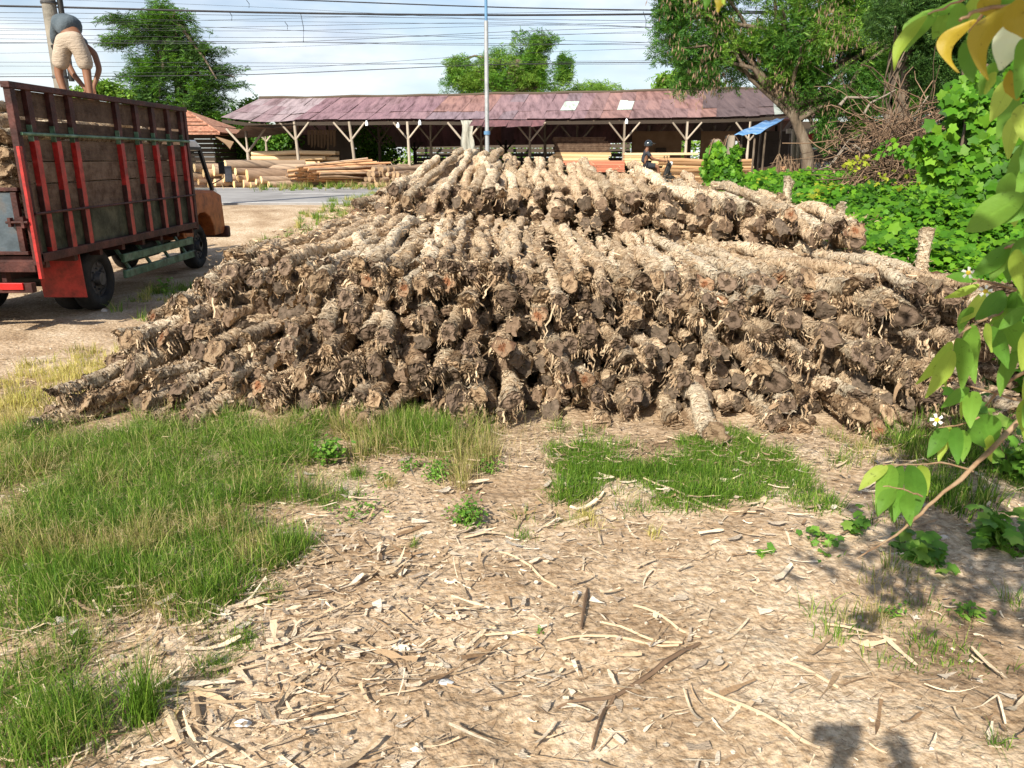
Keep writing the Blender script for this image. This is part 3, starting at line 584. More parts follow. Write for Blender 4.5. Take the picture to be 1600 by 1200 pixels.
def grass(poly, N, hgt, wd, mats, lab, thr=.35, nf=2.2, lean=.5, z=0., soft=.25):
    W = np.array([G(px, py, z)[:2] for px, py in poly]); lo, hi = W.min(0) - .15, W.max(0) + .15
    P = rng.uniform(lo, hi, (N * 4, 2)); Pj = P + (np.stack([vn(P[:, 0] * 3, P[:, 1] * 3, 0, 51), vn(P[:, 0] * 3, P[:, 1] * 3, 0, 52)], -1) - .5) * .9 + (np.stack([vn(P[:, 0] * 11, P[:, 1] * 11, 0, 53), vn(P[:, 0] * 11, P[:, 1] * 11, 0, 54)], -1) - .5) * .3 + (np.stack([vn(P[:, 0] * 1.2, P[:, 1] * 1.2, 0, 55), vn(P[:, 0] * 1.2, P[:, 1] * 1.2, 0, 56)], -1) - .5) * .7 + rng.normal(0, .05, P.shape)
    ok = pinpoly(Pj, W.tolist()) & (fbm(P[:, 0] * nf, P[:, 1] * nf, 0, 3, 61) + rng.normal(0, .08, len(P)) > thr) & ~inpile(P[:, 0], P[:, 1] - .06)
    P = P[ok][:N]
    # clump the blades
    nc = max(4, len(P) // 34); cen = P[rng.integers(0, len(P), nc)]; idx = rng.integers(0, nc, len(P)); mixm = rng.random(len(P)) < .8; off = rng.normal(0, .034, (len(P), 2))
    P = np.where(mixm[:, None], cen[idx] + off, P); TH = np.arctan2(off[:, 1], off[:, 0]) + rng.normal(0, .7, len(P)); TH = np.where(mixm, TH, rng.uniform(0, 6.28, len(P)))
    hs = .35 + 1.1 * fbm(P[:, 0] * 2.5, P[:, 1] * 2.5, 0, 2, 71) + np.where(mixm, (rng.random(nc) * .5)[idx], 0) - .1; ordr = np.argsort(vn(P[:, 0] * 4, P[:, 1] * 4, 0, 77) + rng.normal(0, .16, len(P)))
    cuts = np.split(ordr, [int(len(P) * q) for q in np.cumsum([m_[1] for m_ in mats])[:-1]])
    Vs, Fs, mi, b = [], [], [], 0
    for q, idx in enumerate(cuts):
        if not len(idx): continue
        for part in (0, 1):
            sub = idx[(hs[idx] > .95) == bool(part)]
            if not len(sub): continue
            hh = (hgt[0] * (.7 + .7 * part), hgt[1] * (.6 + .9 * part)); V, f = blades(P[sub], hh, wd, lean, th=TH[sub])
            Vs.append(V); Fs.append(f + b); mi.append(np.full(len(f), q)); b += len(V)
    o = obj('grass', mesh('grass', np.concatenate(Vs), np.concatenate(Fs), [GR[m_[0]] for m_ in mats], np.concatenate(mi)))
    return tag(o, lab, 'grass', None, 'stuff')
grass([(0, 720), (120, 660), (300, 640), (470, 650), (500, 700), (470, 760), (540, 800), (420, 830), (340, 870), (140, 870), (0, 880)], 52000, (.04, .14), .0018, [('green', .86), ('dry', .14)], 'thick green grass in front of the left end of the log stack', .41, nf=3.2, lean=.95)
grass([(0, 640), (130, 655), (110, 740), (0, 760)], 3000, (.03, .10), .002, [('dry', .8), ('yellow', .2)], 'sparse dry grass at the left edge of the photo', .42)
grass([(0, 840), (300, 820), (440, 830), (420, 900), (360, 960), (200, 930), (120, 960), (0, 1000)], 22000, (.03, .12), .0018, [('green', .7), ('dry', .3)], 'patchy mixed grass on chips at the middle left', .44)
grass([(150, 930), (300, 900), (350, 990), (330, 1050), (200, 1080), (140, 1010)], 8000, (.03, .09), .0018, [('green', .6), ('bright', .2), ('dry', .2)], 'short grass patch behind the tall tuft', .40)
grass([(560, 640), (870, 650), (880, 710), (770, 760), (640, 740)], 22000, (.05, .16), .0018, [('dry', .35), ('green', .65)], 'half dry grass at the foot of the middle of the stack', .26)
grass([(930, 680), (1150, 672), (1215, 740), (1200, 785), (1100, 775), (960, 770), (905, 730)], 26000, (.025, .075), .0022, [('bright', .7), ('green', .3)], 'low bright green grass patch right of the middle', .16, lean=.7)
grass([(470, 640), (640, 640), (640, 700), (600, 740), (480, 740)], 2600, (.05, .14), .002, [('dry', .5), ('green', .5)], 'tall thin grass beside the leafy weed', .45)
grass([(0, 590), (120, 545), (190, 545), (170, 600), (130, 650), (0, 660)], 5000, (.03, .10), .003, [('yellow', .75), ('dry', .25)], 'yellow sunlit grass left of the stack end', .36)
grass([(210, 470), (290, 445), (330, 450), (260, 500), (215, 500)], 1400, (.04, .14), .004, [('yellow', .4), ('bright', .6)], 'small weedy patch between truck and logs', .35)
grass([(320, 420), (400, 385), (600, 322), (640, 330), (600, 350), (480, 395), (380, 430)], 9000, (.05, .16), .006, [('bright', .7), ('yellow', .3)], 'bright verge of grass between yard and logs', .28, z=.15)
grass([(360, 296), (480, 292), (640, 286), (700, 290), (640, 297), (400, 302)], 5000, (.08, .25), .012, [('dry', .5), ('bright', .5)], 'ragged grass along the far edge of the road', .35, z=.6)
grass([(1200, 850), (1330, 820), (1450, 880), (1600, 850), (1600, 960), (1500, 1000), (1350, 1010)], 2200, (.02, .08), .002, [('green', .7), ('dry', .3)], 'sparse grass in the shade at the right', .52)
grass([(1380, 660), (1600, 650), (1600, 800), (1500, 790), (1440, 730)], 4500, (.05, .16), .003, [('green', .9), ('dry', .1)], 'dark shaded grass at the right foot of the stack', .38)
grass([(830, 780), (960, 800), (940, 830), (850, 820)], 260, (.03, .09), .002, [('dry', .6), ('green', .4)], 'thin starry grass tuft on the soil below the stack', .2, lean=1.2)
grass([(1210, 660), (1440, 660), (1400, 720), (1250, 700)], 900, (.03, .10), .002, [('green', .5), ('dry', .5)], 'scattered blades under the right half of the stack', .45)
def stalks(poly, N, lab):                      # dry flowering stalks leaning every way over the green
    W = np.array([G(px, py)[:2] for px, py in poly]); lo, hi = W.min(0), W.max(0); P = rng.uniform(lo, hi, (N * 3, 2)); P = P[pinpoly(P, W.tolist()) & ~inpile(P[:, 0], P[:, 1])][:N]; n = len(P)
    V, f = blades(P, (.10, .24), .0013, 1.1, k=6, droop=.8); V2, f2 = [], []
    th = rng.uniform(0, 6.28, n); tip = V.reshape(n, 12, 3)[:, -1]
    for a in range(3):                         # three fingered seed heads
        d = np.stack([np.cos(th + a * 2.1), np.sin(th + a * 2.1), rng.uniform(-.2, .8, n)], -1); t = np.linspace(0, 1, 3)[None, :, None]
        C = tip[:, None] + d[:, None] * t * rng.uniform(.015, .035, (n, 1, 1)); S = nrm(np.cross(d, [0, 0, 1.]))[:, None] * .0009 * np.ones((1, 3, 1)); V2.append(ribbons(C, S))
    V, f = join([(V, f)] + V2); tag(obj('dry_stalks', mesh('dry_stalks', V, f, M['straw'])), lab, 'dry stalks', None, 'stuff')
M['straw'] = pmat('straw', [(.20, .16, .06), (.38, .31, .14), (.52, .42, .23)], scale=4, rnd='island', rmix=.8, rv=.2, bump=0, trans=.2)
stalks([(0, 720), (120, 660), (300, 640), (480, 650), (500, 700), (470, 760), (400, 850), (340, 900), (120, 880), (0, 860)], 1000, 'straw coloured seed stalks over the left grass')
stalks([(560, 640), (870, 650), (880, 710), (770, 760), (640, 740)], 200, 'straw coloured seed stalks at the foot of the stack')
stalks([(0, 950), (340, 900), (340, 1040), (160, 1180), (0, 1180)], 180, 'straw coloured seed stalks over the lower left tufts')
def tuft(px, py, N, hgt, rad, lab, mat='green', lean=.45, wd=.0017):
    c = G(px, py); P = c[:2] + rng.normal(0, rad, (N, 2)); t = thing('grass_tuft', lab, 'grass tuft', (c[0], c[1], 0)); V, f = blades(P, hgt, wd, lean, k=6)
    obj('blades', mesh('blades', inv(V, t), f, GR[mat]), t)
tuft(225, 1118, 260, (.14, .33), .022, 'tall fanned grass tuft with straight blades, lower left', 'bright', .38)
tuft(80, 1150, 1400, (.08, .22), .09, 'wide bushy grass tuft in the bottom left corner', 'green', .6)
tuft(30, 1080, 700, (.05, .15), .09, 'ragged grass tuft at the left edge above the bottom corner', 'green', .7)
tuft(60, 985, 380, (.04, .12), .08, 'flat grass tuft beside the purplish stone', 'green', .9)
tuft(340, 870, 420, (.06, .17), .06, 'rounded grass tuft at the edge of the left grass', 'green', .6)
tuft(820, 835, 60, (.03, .09), .03, 'small pale grass tuft right of the leafy weed', 'bright', .8)
tuft(915, 805, 90, (.04, .13), .03, 'spreading yellowish grass tuft under the middle grass', 'yellow', 1.2)
tuft(645, 850, 40, (.04, .1), .012, 'tiny upright grass tuft on chips', 'green', .8)
tuft(1020, 840, 50, (.03, .09), .02, 'sparse little tuft below the bright grass', 'yellow', .8)
tuft(1560, 1170, 40, (.03, .08), .015, 'tiny tuft near the bottom right corner', 'green', .8)
for i_, (px, py) in enumerate([(505, 790), (540, 775), (455, 850), (430, 930), (380, 1000), (360, 920), (330, 1040), (560, 745), (610, 760), (880, 730), (260, 1080), (60, 930), (130, 1010), (10, 900), (180, 880)]):
    tuft(px + random.uniform(-8, 8), py, 110 + 12 * i_ % 90, (.02, .10), .035, 'small outlying grass tuft near the left grass edge, ' + nth(i_ + 1) + ' of the scattered ones', ['green', 'bright', 'dry'][i_ % 3], .9, .0016)
# leafy weeds
M['weed'] = pmat('weed_leaf', [(.05, .14, .02), (.12, .27, .03), (.24, .38, .06)], scale=3, rnd='island', rmix=.6, rv=.2, trans=.35, bump=0, rough=.5)
def weed(px, py, n, rad, hgt, size, lab, tmpl=T_OVAL, z=0., mat='weed', name='weed'):
    c = G(px, py, z); t = thing(name, lab, 'weed', (c[0], c[1], float(gh(c[0], c[1])))); m = MB(); Ls = []
    for s in range(max(3, n // 12)):
        a = random.uniform(0, 6.28); tip = np.array([math.cos(a) * rad * random.random(), math.sin(a) * rad * random.random(), hgt * random.uniform(.5, 1)])
        m.tube([(0, 0, -.01), tuple(tip * (.4, .4, .6)), tuple(tip)], [.0025, .002, .001], 4); Ls.append(tip)
    m.build('stem', M['twig'], t); Ls = np.array(Ls)
    P = Ls[rng.integers(0, len(Ls), n)] * rng.uniform(.35, 1.05, (n, 1)) + rng.normal(0, rad * .16, (n, 3)); P[:, 2] = np.abs(P[:, 2])
    V, f = scatter(*tmpl, frames(nrm(rng.normal(0, .45, (n, 3)) + [0, -.15, 1])), P, rng.uniform(.7, 1.3, n) * size); obj('foliage', mesh('foliage', V, f, M[mat]), t)
weed(512, 728, 260, .13, .16, .035, 'bright leafy weed between two grass patches by the stack')
weed(738, 815, 420, .13, .13, .022, 'dense small-leaved weed in the middle of the soil')
weed(680, 745, 260, .16, .06, .022, 'low creeping weed above the dense one')
weed(640, 735, 120, .12, .05, .02, 'thin creeping weed left of the dry grass')
weed(760, 735, 200, .10, .09, .02, 'small weed beneath the dry grass')
weed(560, 800, 160, .18, .05, .02, 'flat creeping weed at the end of the left grass')
weed(885, 765, 40, .05, .03, .02, 'small green sprig on a pale chip')
weed(847, 990, 6, .02, .02, .028, 'tiny two-leaved sprout on bare sand')
weed(600, 748, 60, .08, .04, .025, 'little creeping leaves on the soil')
weed(1460, 890, 40, .16, .08, .07, 'lobed vine shoot in half shade', T_LOB, mat='weed')
weed(1420, 870, 30, .1, .05, .06, 'lobed leaves at the tip of a vine on the soil', T_LOB)
weed(1330, 830, 40, .12, .05, .05, 'yellowish creeping vine end on pale chips', T_LOB)
weed(1270, 850, 46, .16, .03, .035, 'small star-leaved creeper on pale chips', T_LOB)
weed(1210, 870, 14, .07, .03, .035, 'leftmost star-leaved creeper shoot', T_LOB)
weed(1560, 850, 90, .22, .12, .08, 'dark lobed vine clump in the shade at the right edge', T_LOB)
weed(1520, 960, 60, .10, .06, .03, 'small shaded weed low at the right', T_OVAL)
weed(1380, 950, 50, .10, .05, .02, 'sparse weed in leaf shadow', T_OVAL)
weed(260, 460, 90, .15, .2, .05, 'yellow green weed between truck and logs', T_OVAL)
weed(1580, 740, 160, .4, .35, .09, 'dark lobed bush behind the leafy branch', T_LOB)
# ================================================================ the truck
M['red'] = pmat('red_paint', [(.26, .012, .01), (.38, .016, .013), (.44, .03, .022)], scale=4, rough=.45, bump=.1, spec=.5)
M['darkred'] = pmat('dull_dark_red', [(.03, .010, .008), (.06, .018, .014), (.10, .035, .027)], scale=5, rough=.6, bump=.3)
M['plank'] = pmat('grey_brown_planks', [(.05, .03, .02), (.115, .075, .05), (.20, .14, .095)], scale=2.2, stretch=(1, .35, 4), rnd='object', rmix=.3, rv=.2, rough=.85, bump=.6, bscale=30)
M['greenboard'] = pmat('green_board', [(.025, .032, .016), (.055, .06, .034), (.09, .085, .05)], scale=3, rough=.7, bump=.3)
M['greenmetal'] = pmat('green_metal', [(.05, .11, .065), (.10, .19, .115), (.17, .26, .18)], scale=5, rough=.5, bump=.2)
M['orange'] = pmat('orange_paint', [(.34, .09, .022), (.42, .12, .03)], scale=2, rough=.5, bump=.05, spec=.3, coat=.05)
M['tyre'] = pmat('tyre_rubber', [(.012, .012, .012), (.035, .033, .03)], scale=8, rough=.85, bump=.3)
M['rim'] = pmat('wheel_rim', [(.03, .03, .03), (.12, .12, .125)], scale=6, rough=.5, bump=.2, metal=.3)
M['black'] = pmat('black_metal', [(.01, .01, .01), (.03, .028, .025)], scale=6, rough=.5, bump=.2)
M['blue_metal'] = pmat('blue_grey_sheet', [(.035, .05, .06), (.075, .10, .12), (.11, .10, .09)], scale=3, rough=.4, bump=.2, metal=.3, spec=.5)
M['glass'] = pmat('cab_glass', [(.02, .03, .03), (.03, .04, .04)], rough=.05, bump=0, spec=.6, alpha=.35)
M['lamp_red'] = pmat('red_lens', [(.4, .01, .01), (.5, .02, .02)], rough=.2, bump=0, spec=.6)
M['lamp_clear'] = pmat('clear_lens', [(.6, .6, .58), (.8, .8, .78)], rough=.15, bump=0, spec=.6)
for q_, s_ in (('red', 7), ('darkred', 7), ('greenmetal', 9), ('greenboard', 3), ('orange', 5), ('plank', 6)): fine_speckle(M[q_], s_, 0, 1, (.45, .36, .30), .36, .58)
XR, XL, YB, YF, ZB, ZT = -4.87, -6.95, 7.95, 12.05, .82, 2.47
tk = thing('truck', 'flatbed truck with red ribbed wooden sides and orange cab parked facing the road', 'truck', (-5.9, 10, 0))
def tb(m, name, mats, par=None, bevel=0):
    return m.build(name, mats, par or tk, bevel, off=tk)
m = MB(); m.box(((XR+XL)/2, (YB+YF)/2, ZB-.03), (XR-XL, YF-YB, .06)); 
for y in np.arange(YB+.2, YF, .55): m.box(((XR+XL)/2, y, ZB-.10), (XR-XL-.06, .07, .08))
tb(m, 'bed', M['darkred'])
m = MB()
for x in (-5.5, -6.3): m.box((x, 10.6, .60), (.09, 6.2, .18))
for y in (8.1, 9.0, 10.4, 11.6, 13.2): m.box((-5.9, y, .6), (.8, .09, .12))
m.cyl((-5.35, 10.7, .55), (-5.35, 11.6, .55), .16, n=16); m.cyl((-5.9, 9.36, .38), (-5.9, 13, .5), .05); m.cyl((-6.75, 9.36, .37), (-5.1, 9.36, .37), .09)
m.cyl((-6.6, 13, .4), (-5.2, 13, .4), .05); m.box((-6.5, 11, .55), (.4, .9, .35))
tb(m, 'chassis', M['black'])
planks_z = [(ZB, 1.24, 'greenboard'), (1.24, 1.53, 'plank'), (1.535, 1.75, 'plank'), (1.755, 1.975, 'plank'), (2.005, 2.16, 'plank'), (2.185, 2.44, 'plank')]
for side, xs_ in (('r', XR), ('l', XL)):
    sgn = 1 if side == 'r' else -1
    for z0, z1, mt in planks_z:
        m = MB(); m.box((xs_ - sgn*.045, (YB+YF)/2, (z0+z1)/2), (.03, YF-YB-.08, z1-z0-.008))
        tb(m, 'plank', M[mt])
    ys_ = [8.22, 8.62, 8.98, 10.02, 10.52, 11.0, 11.48, 11.93] if side == 'r' else [8.2, 8.8, 9.4, 10, 10.6, 11.2, 11.8]
    for i, y in enumerate(ys_):
        m = MB(); m.box((xs_, y, (ZB+1.96)/2-.03), (.055, .085, 1.96-ZB+.06), mi=0); m.box((xs_-sgn*.002, y, 2.2), (.05, .09, .48), mi=1)
        m.box((xs_ + sgn*.004, y-.050, 1.15 if i > 0 else 1.2), (.05, .012, .62), mi=2); m.box((xs_ + sgn*.004, y-.050, 2.03), (.05, .014, .16), mi=3)
        tb(m, 'side_rib', [M['red'], M['darkred'], M['darkred'], M['greenmetal']])
    m = MB(); m.cyl((xs_+sgn*.045, YB, 2.02), (xs_+sgn*.045, YF, 2.02), .017, n=8, mi=0); tb(m, 'rail', [M['greenmetal']])
    m = MB(); m.cyl((xs_+sgn*.045, YB, 1.245), (xs_+sgn*.045, YF, 1.245), .014, n=8); tb(m, 'rail', [M['darkred']])
    m = MB(); m.box((xs_, (YB+YF)/2, ZT), (.09, YF-YB+.12, .06)); m.box((xs_, (YB+YF)/2, ZB-.02), (.07, YF-YB, .09)); tb(m, 'top_rail', M['darkred'], None, .006)
for x, y in ((XR, YB), (XR, YF), (XL, YB), (XL, YF)):
    m = MB(); m.box((x, y, (ZB + ZT)/2 - .04), (.07, .08, ZT - ZB + .1)); tb(m, 'corner_post', M['darkred'], None, .006)
m = MB(); m.box((XR + .035, YB - .055, 1.25), (.03, .05, 1.3)); tb(m, 'corner_post', M['red'])
m = MB(); m.box(((XR+XL)/2, YF, 1.7), (XR-XL-.1, .03, 1.5)); tb(m, 'front_board', M['plank'])
m = MB(); m.box(((XR+XL)/2, YB-.03, 1.16), (XR-XL-.16, .025, .60), mi=0)
for z in (.86, 1.49): m.box(((XR+XL)/2, YB-.045, z), (XR-XL-.1, .05, .035), mi=1)
for x in (XR-.10, -5.9, XL+.1): m.box((x, YB-.045, 1.17), (.06, .052, .58), mi=1)
g = tb(m, 'tailgate', [M['blue_metal'], M['darkred']], None, .004)
m = MB(); m.cyl((XR-.20, YB-.10, 1.17), (XR+.02, YB-.10, 1.17), .014, n=8); m.box((XR-.16, YB-.09, 1.17), (.03, .05, .09)); m.box((XR-.03, YB-.09, 1.17), (.03, .05, .11)); tb(m, 'latch', M['darkred'], g)
m = MB(); m.box((-5.9, YB+.02, .72), (2.0, .10, .12)); m.box((-5.9, YB-.02, .50), (1.9, .08, .10)); m.box((-5.3, YB+.1, .6), (.05, .08, .3)); m.box((-6.5, YB+.1, .6), (.05, .08, .3)); tb(m, 'rear_bumper', M['darkred'], None, .005)
for x in (-5.15, -6.65): 
    m = MB(); m.box((x, YB-.065, .52), (.24, .03, .07)); tb(m, 'tail_light', M['lamp_red'], None, .005)
for x in (-5.17, -6.63):
    m = MB(); m.box((x, 8.82, .52), (.50, .012, .56), rot=(.06, 0, 0)); tb(m, 'mudguard', M['red'])
def wheel(x0, x1, y, r, out, steer=0):
    m = MB(); prof = [(x0, r*.60), (x0, r*.86), (x0+(x1-x0)*.12, r*.97), (x0+(x1-x0)*.3, r), (x0+(x1-x0)*.7, r), (x0+(x1-x0)*.88, r*.97), (x1, r*.86), (x1, r*.60)]
    n = 40; V = [(px, y + math.cos(a*2*math.pi/n)*rr*(1+(.012 if (a % 2 and 1 < q < 6) else 0)), r + math.sin(a*2*math.pi/n)*rr) for q, (px, rr) in enumerate(prof) for a in range(n)]
    m.add(V, [(q*n+a, q*n+(a+1) % n, ((q+1) % 8)*n+(a+1) % n, ((q+1) % 8)*n+a) for q in range(8) for a in range(n)], 0, True)
    wh = tb(m, 'wheel', M['tyre']); s = 1 if out > 0 else -1; xo = max(x0, x1) if s > 0 else min(x0, x1)
    m = MB(); m.cyl((xo-s*.05, y, r), (xo-s*.075, y, r), r*.60, n=32); m.cyl((xo-s*.045, y, r), (xo+s*.02, y, r), r*.24, r*.2, n=20)
    for a in range(8): th = a*math.pi/4; m.cyl((xo-s*.05, y+math.cos(th)*r*.33, r+math.sin(th)*r*.33), (xo-s*.02, y+math.cos(th)*r*.33, r+math.sin(th)*r*.33), .014, n=6)
    for a in range(8):
        th = a*math.pi/4+.39; m.box((xo-s*.045, y+math.cos(th)*r*.47, r+math.sin(th)*r*.47), (.02, .10, .03), rot=(th+math.pi/2, 0, 0))
    tb(m, 'rim', M['rim'], wh); return wh
for a, b, o_ in ((-5.22, -5.01, 1), (-5.46, -5.25, 1), (-6.78, -6.57, -1), (-6.54, -6.33, -1)): wheel(a, b, 9.36, .375, o_)
wheel(-5.43, -5.22, 13.0, .375, 1); wheel(-6.58, -6.37, 13.0, .375, -1)
for zz in (.55, .345):
    m = MB(); m.box((-5.0, 11.05, zz), (.05, 2.25, .105)); m.box((-5.02, 12.15, zz), (.09, .05, .11)); tb(m, 'side_guard', M['greenmetal'], None, .012)
for y in (10.15, 10.75, 11.35, 11.95):
    m = MB(); m.bar((-5.03, y, .38), (-5.30, y, .84), .05, .03); tb(m, 'guard_strut', M['greenmetal'])
# cab
CXR, CXL = -5.12, -6.72
low = [(12.15, .62), (12.15, 1.33), (13.60, 1.25), (13.93, 1.16), (13.98, .60), (13.86, .50), (13.46, .50), (13.44, .66), (13.32, .82), (13.12, .91), (12.9, .91), (12.70, .82), (12.58, .66), (12.56, .55), (12.2, .55)]
m = MB(); m.prism(low, 0, CXR, CXL); cb = tb(m, 'cab', M['orange'], None, .02)
m = MB(); m.prism([(12.15, 1.93), (12.22, 2.06), (13.15, 2.06), (13.36, 1.96), (13.30, 1.90), (12.2, 1.90)], 0, CXR-.04, CXL+.04); tb(m, 'roof', M['lamp_clear'], cb, .015)
for x, s in ((CXR, -1), (CXL, 1)):
    m = MB(); m.bar((x+s*.03, 13.62, 1.25), (x+s*.06, 13.30, 1.95), .05, .06); m.bar((x+s*.03, 12.2, 1.3), (x+s*.06, 12.22, 1.95), .05, .12); m.bar((x+s*.05, 12.2, 1.93), (x+s*.05, 13.32, 1.93), .045, .05); tb(m, 'window_frame', M['black'], cb)
    m = MB(); m.add([(x+s*.035, 12.25, 1.31), (x+s*.035, 13.58, 1.25), (x+s*.06, 13.29, 1.91), (x+s*.06, 12.25, 1.91)], [(0, 1, 2, 3)]); tb(m, 'side_window', M['glass'], cb)
    m = MB(); m.prism([(12.24, .60), (12.24, 1.28), (13.52, 1.22), (13.52, .98), (13.2, .95), (12.8, .95), (12.62, .86), (12.5, .6)], 0, x-s*.008, x+s*.02); d_ = tb(m, 'door', M['orange'], cb, .008)
    m = MB(); m.box((x-s*.02, 12.42, 1.13), (.03, .14, .03)); tb(m, 'handle', M['black'], d_)
    m = MB(); m.tube([(x, 13.55, 1.35), (x-s*.18, 13.62, 1.45), (x-s*.2, 13.62, 1.75)], .012, 6); m.box((x-s*.17, 13.62, 1.62), (.10, .03, .2)); tb(m, 'mirror', M['black'], cb, .01)
    m = MB(); m.box((x+s*.22, 13.98, .78), (.26, .04, .16)); tb(m, 'headlight', M['lamp_clear'], cb, .02)
m = MB(); m.add([(CXR-.05, 13.90, 1.20), (CXL+.05, 13.90, 1.20), (CXL+.09, 13.34, 1.93), (CXR-.09, 13.34, 1.93)], [(0, 1, 2, 3)]); tb(m, 'windscreen', M['glass'], cb)
m = MB(); m.box((-5.92, 12.17, 1.62), (1.5, .03, .62)); tb(m, 'rear_panel', M['orange'], cb)
m = MB(); m.box((-5.92, 12.6, 1.1), (1.3, .5, .2)); m.box((-5.92, 12.38, 1.42), (1.3, .12, .6)); tb(m, 'seat', M['black'], cb)
m = MB(); m.box((-5.92, 13.99, .52), (1.72, .14, .20)); tb(m, 'front_bumper', M['darkred'], cb, .03)
# wood piled in the bed
li = 0
for zz in np.arange(ZB+.09, 2.36, .155):
    for xx in np.arange(XL+.18, XR-.14, .165):
        last = zz > 2.1
        if last and (xx > -5.35 or random.random() < .25): continue
        if 0 < (zz - ZB) < .9 and xx < -5.5 and not last: continue       # hidden by tailgate and its neighbours
        v = VAR['up'][random.randrange(14)]; s = dict(p=(xx+random.uniform(-.02, .02), YB+.05+random.uniform(0, .12), zz), yaw=random.uniform(-.02, .02), tilt=random.uniform(0, .01), roll=random.uniform(0, 6.28))
        o = obj('loaded_log', v['me']); o.matrix_world = xf(s) @ Matrix.Diagonal((1.15, 1.15, 1.15, 1)); o.data = v['me']; li += 1
        obj('cut_end', v['cut'][random.choice(['cut_tan', 'cut_tan', 'cut_grey'])], o)
        tag(o, f"rough pale log inside the truck bed, {nth(int((zz - ZB) / .155) + 1)} layer up, {nth(int((xx - XL) / .165) + 1)} from its far side", 'truck log', 'logs loaded on the truck')

# ================================================================ people
M['skin'] = pmat('brown_skin', [(.17, .078, .042), (.23, .11, .062)], scale=8, rough=.55, bump=.1, bscale=60)
M['shorts'] = pmat('beige_shorts', [(.34, .275, .21), (.44, .365, .29)], scale=4, rough=.9, bump=.5, bscale=18, stretch=(1, 1, 3))
M['shirt'] = pmat('slate_shirt', [(.055, .075, .09), (.10, .125, .145)], scale=4, rough=.9, bump=.4, bscale=16)
M['darkcloth'] = pmat('dark_cloth', [(.02, .022, .03), (.045, .047, .055)], scale=4, rough=.9, bump=.3, bscale=16)
M['hair'] = pmat('black_hair', [(.008, .007, .006), (.02, .018, .015)], scale=20, rough=.7, bump=.8, bscale=80)
def skinned(name, nodes, edges, mat, parent=None, root=0, sub=2):
    me = bpy.data.meshes.new(name); me.from_pydata([n[:3] for n in nodes], edges, []); o = bpy.data.objects.new(name, me); COL.objects.link(o)
    sk = o.modifiers.new('skin', 'SKIN'); sk.use_smooth_shade = True; sk.branch_smoothing = .6
    for i, d in enumerate(me.skin_vertices[0].data):
        r = nodes[i][3]; d.radius = r if isinstance(r, tuple) else (r, r); d.use_root = (i == root)
    if sub: s = o.modifiers.new('sub', 'SUBSURF'); s.levels = sub; s.render_levels = sub
    dg = bpy.context.evaluated_depsgraph_get(); me2 = bpy.data.meshes.new_from_object(o.evaluated_get(dg)); o.modifiers.clear(); o.data = me2
    me2.materials.clear(); me2.materials.append(mat); me2.polygons.foreach_set('use_smooth', np.ones(len(me2.polygons), bool))
    if parent: o.parent = parent
    return o
class Fig:
    def __init__(s): s.n = []; s.e = []
    def chain(s, pts, frm=None):
        prev = frm
        for p in pts:
            s.n.append(p); k = len(s.n) - 1
            if prev is not None: s.e.append((prev, k))
            prev = k
        return prev
    def hand(s, wrist, d, side, frm, sc_=1.):    # palm and five fingers
        d = Vector(d).normalized(); side = (Vector(side) - Vector(side).dot(d) * d).normalized(); up = d.cross(side); w = Vector(wrist)
        p = s.chain([(*(w + d*.05*sc_), .026*sc_)], frm)
        for i, (off, L) in enumerate(((-.028, .065), (-.01, .078), (.01, .072), (.028, .055))):
            b = w + d*.085*sc_ + side*off*sc_; s.chain([(*b, .011*sc_), (*(b + d*L*.5*sc_ + up*.012*sc_), .0085*sc_), (*(b + d*L*.8*sc_ + up*.035*sc_), .007*sc_)], p)
        b = w + d*.03*sc_ - side*.035*sc_; s.chain([(*b, .012*sc_), (*(b + d*.03*sc_ - side*.02*sc_ + up*.015*sc_), .009*sc_)], p)
def face_parts(t, c, fwd, r, hat=False):
    c = Vector(c); f = Vector(fwd).normalized(); sdv = f.cross(Vector((0, 0, 1))); sdv = sdv.normalized() if sdv.length > .01 else Vector((1, 0, 0)); u = sdv.cross(f)
    m = MB()
    for s_ in (-1, 1): m.cyl(c + f*r*.93 + sdv*s_*r*.34 + u*r*.1, c + f*r*1.0 + sdv*s_*r*.34 + u*r*.1, r*.10, n=8)
    m.build('eyes', M['hair'], t)
# worker bending over on the load
t = thing('person', 'person in beige shorts and slate shirt bending over on top of the truck load', 'person', D(122, 160, 11.3))
f_ = Fig(); f_.chain([(.04, 0, .86, .14)]); hip = 0
c_ = f_.chain([(0, .10, .93, .135), (-.12, .16, 1.0, .14), (-.27, .24, .95, .15), (-.34, .33, .82, .06)], 0); f_.chain([(-.35, .38, .72, .09), (-.36, .41, .63, .075)], c_)
ch = c_ - 1
l = f_.chain([(-.07, .0, .80, .10), (-.21, .03, .44, .062), (-.22, .02, .36, .058), (-.14, -.02, .05, .042), (-.14, .02, .0, .042), (-.13, .15, -.01, .03)], 0)
l = f_.chain([(.15, .0, .80, .10), (.16, .04, .44, .062), (.165, .03, .36, .058), (.19, -.02, .05, .042), (.19, .02, .0, .042), (.19, .15, -.01, .03)], 0)
a_ = f_.chain([(-.10, .42, .84, .06), (.12, .40, .68, .048), (.19, .34, .46, .042), (.12, .25, .22, .03)], ch); f_.hand((.14, .25, .22), (-.35, -.05, -1), (1, .2, 0), a_)
a_ = f_.chain([(-.36, .42, .78, .06), (-.26, .36, .55, .046), (-.16, .30, .38, .042), (.0, .24, .20, .03)], ch); f_.hand((.0, .24, .20), (.5, 0, -1), (1, .2, 0), a_)
skinned('body', f_.n, f_.e, M['skin'], t)
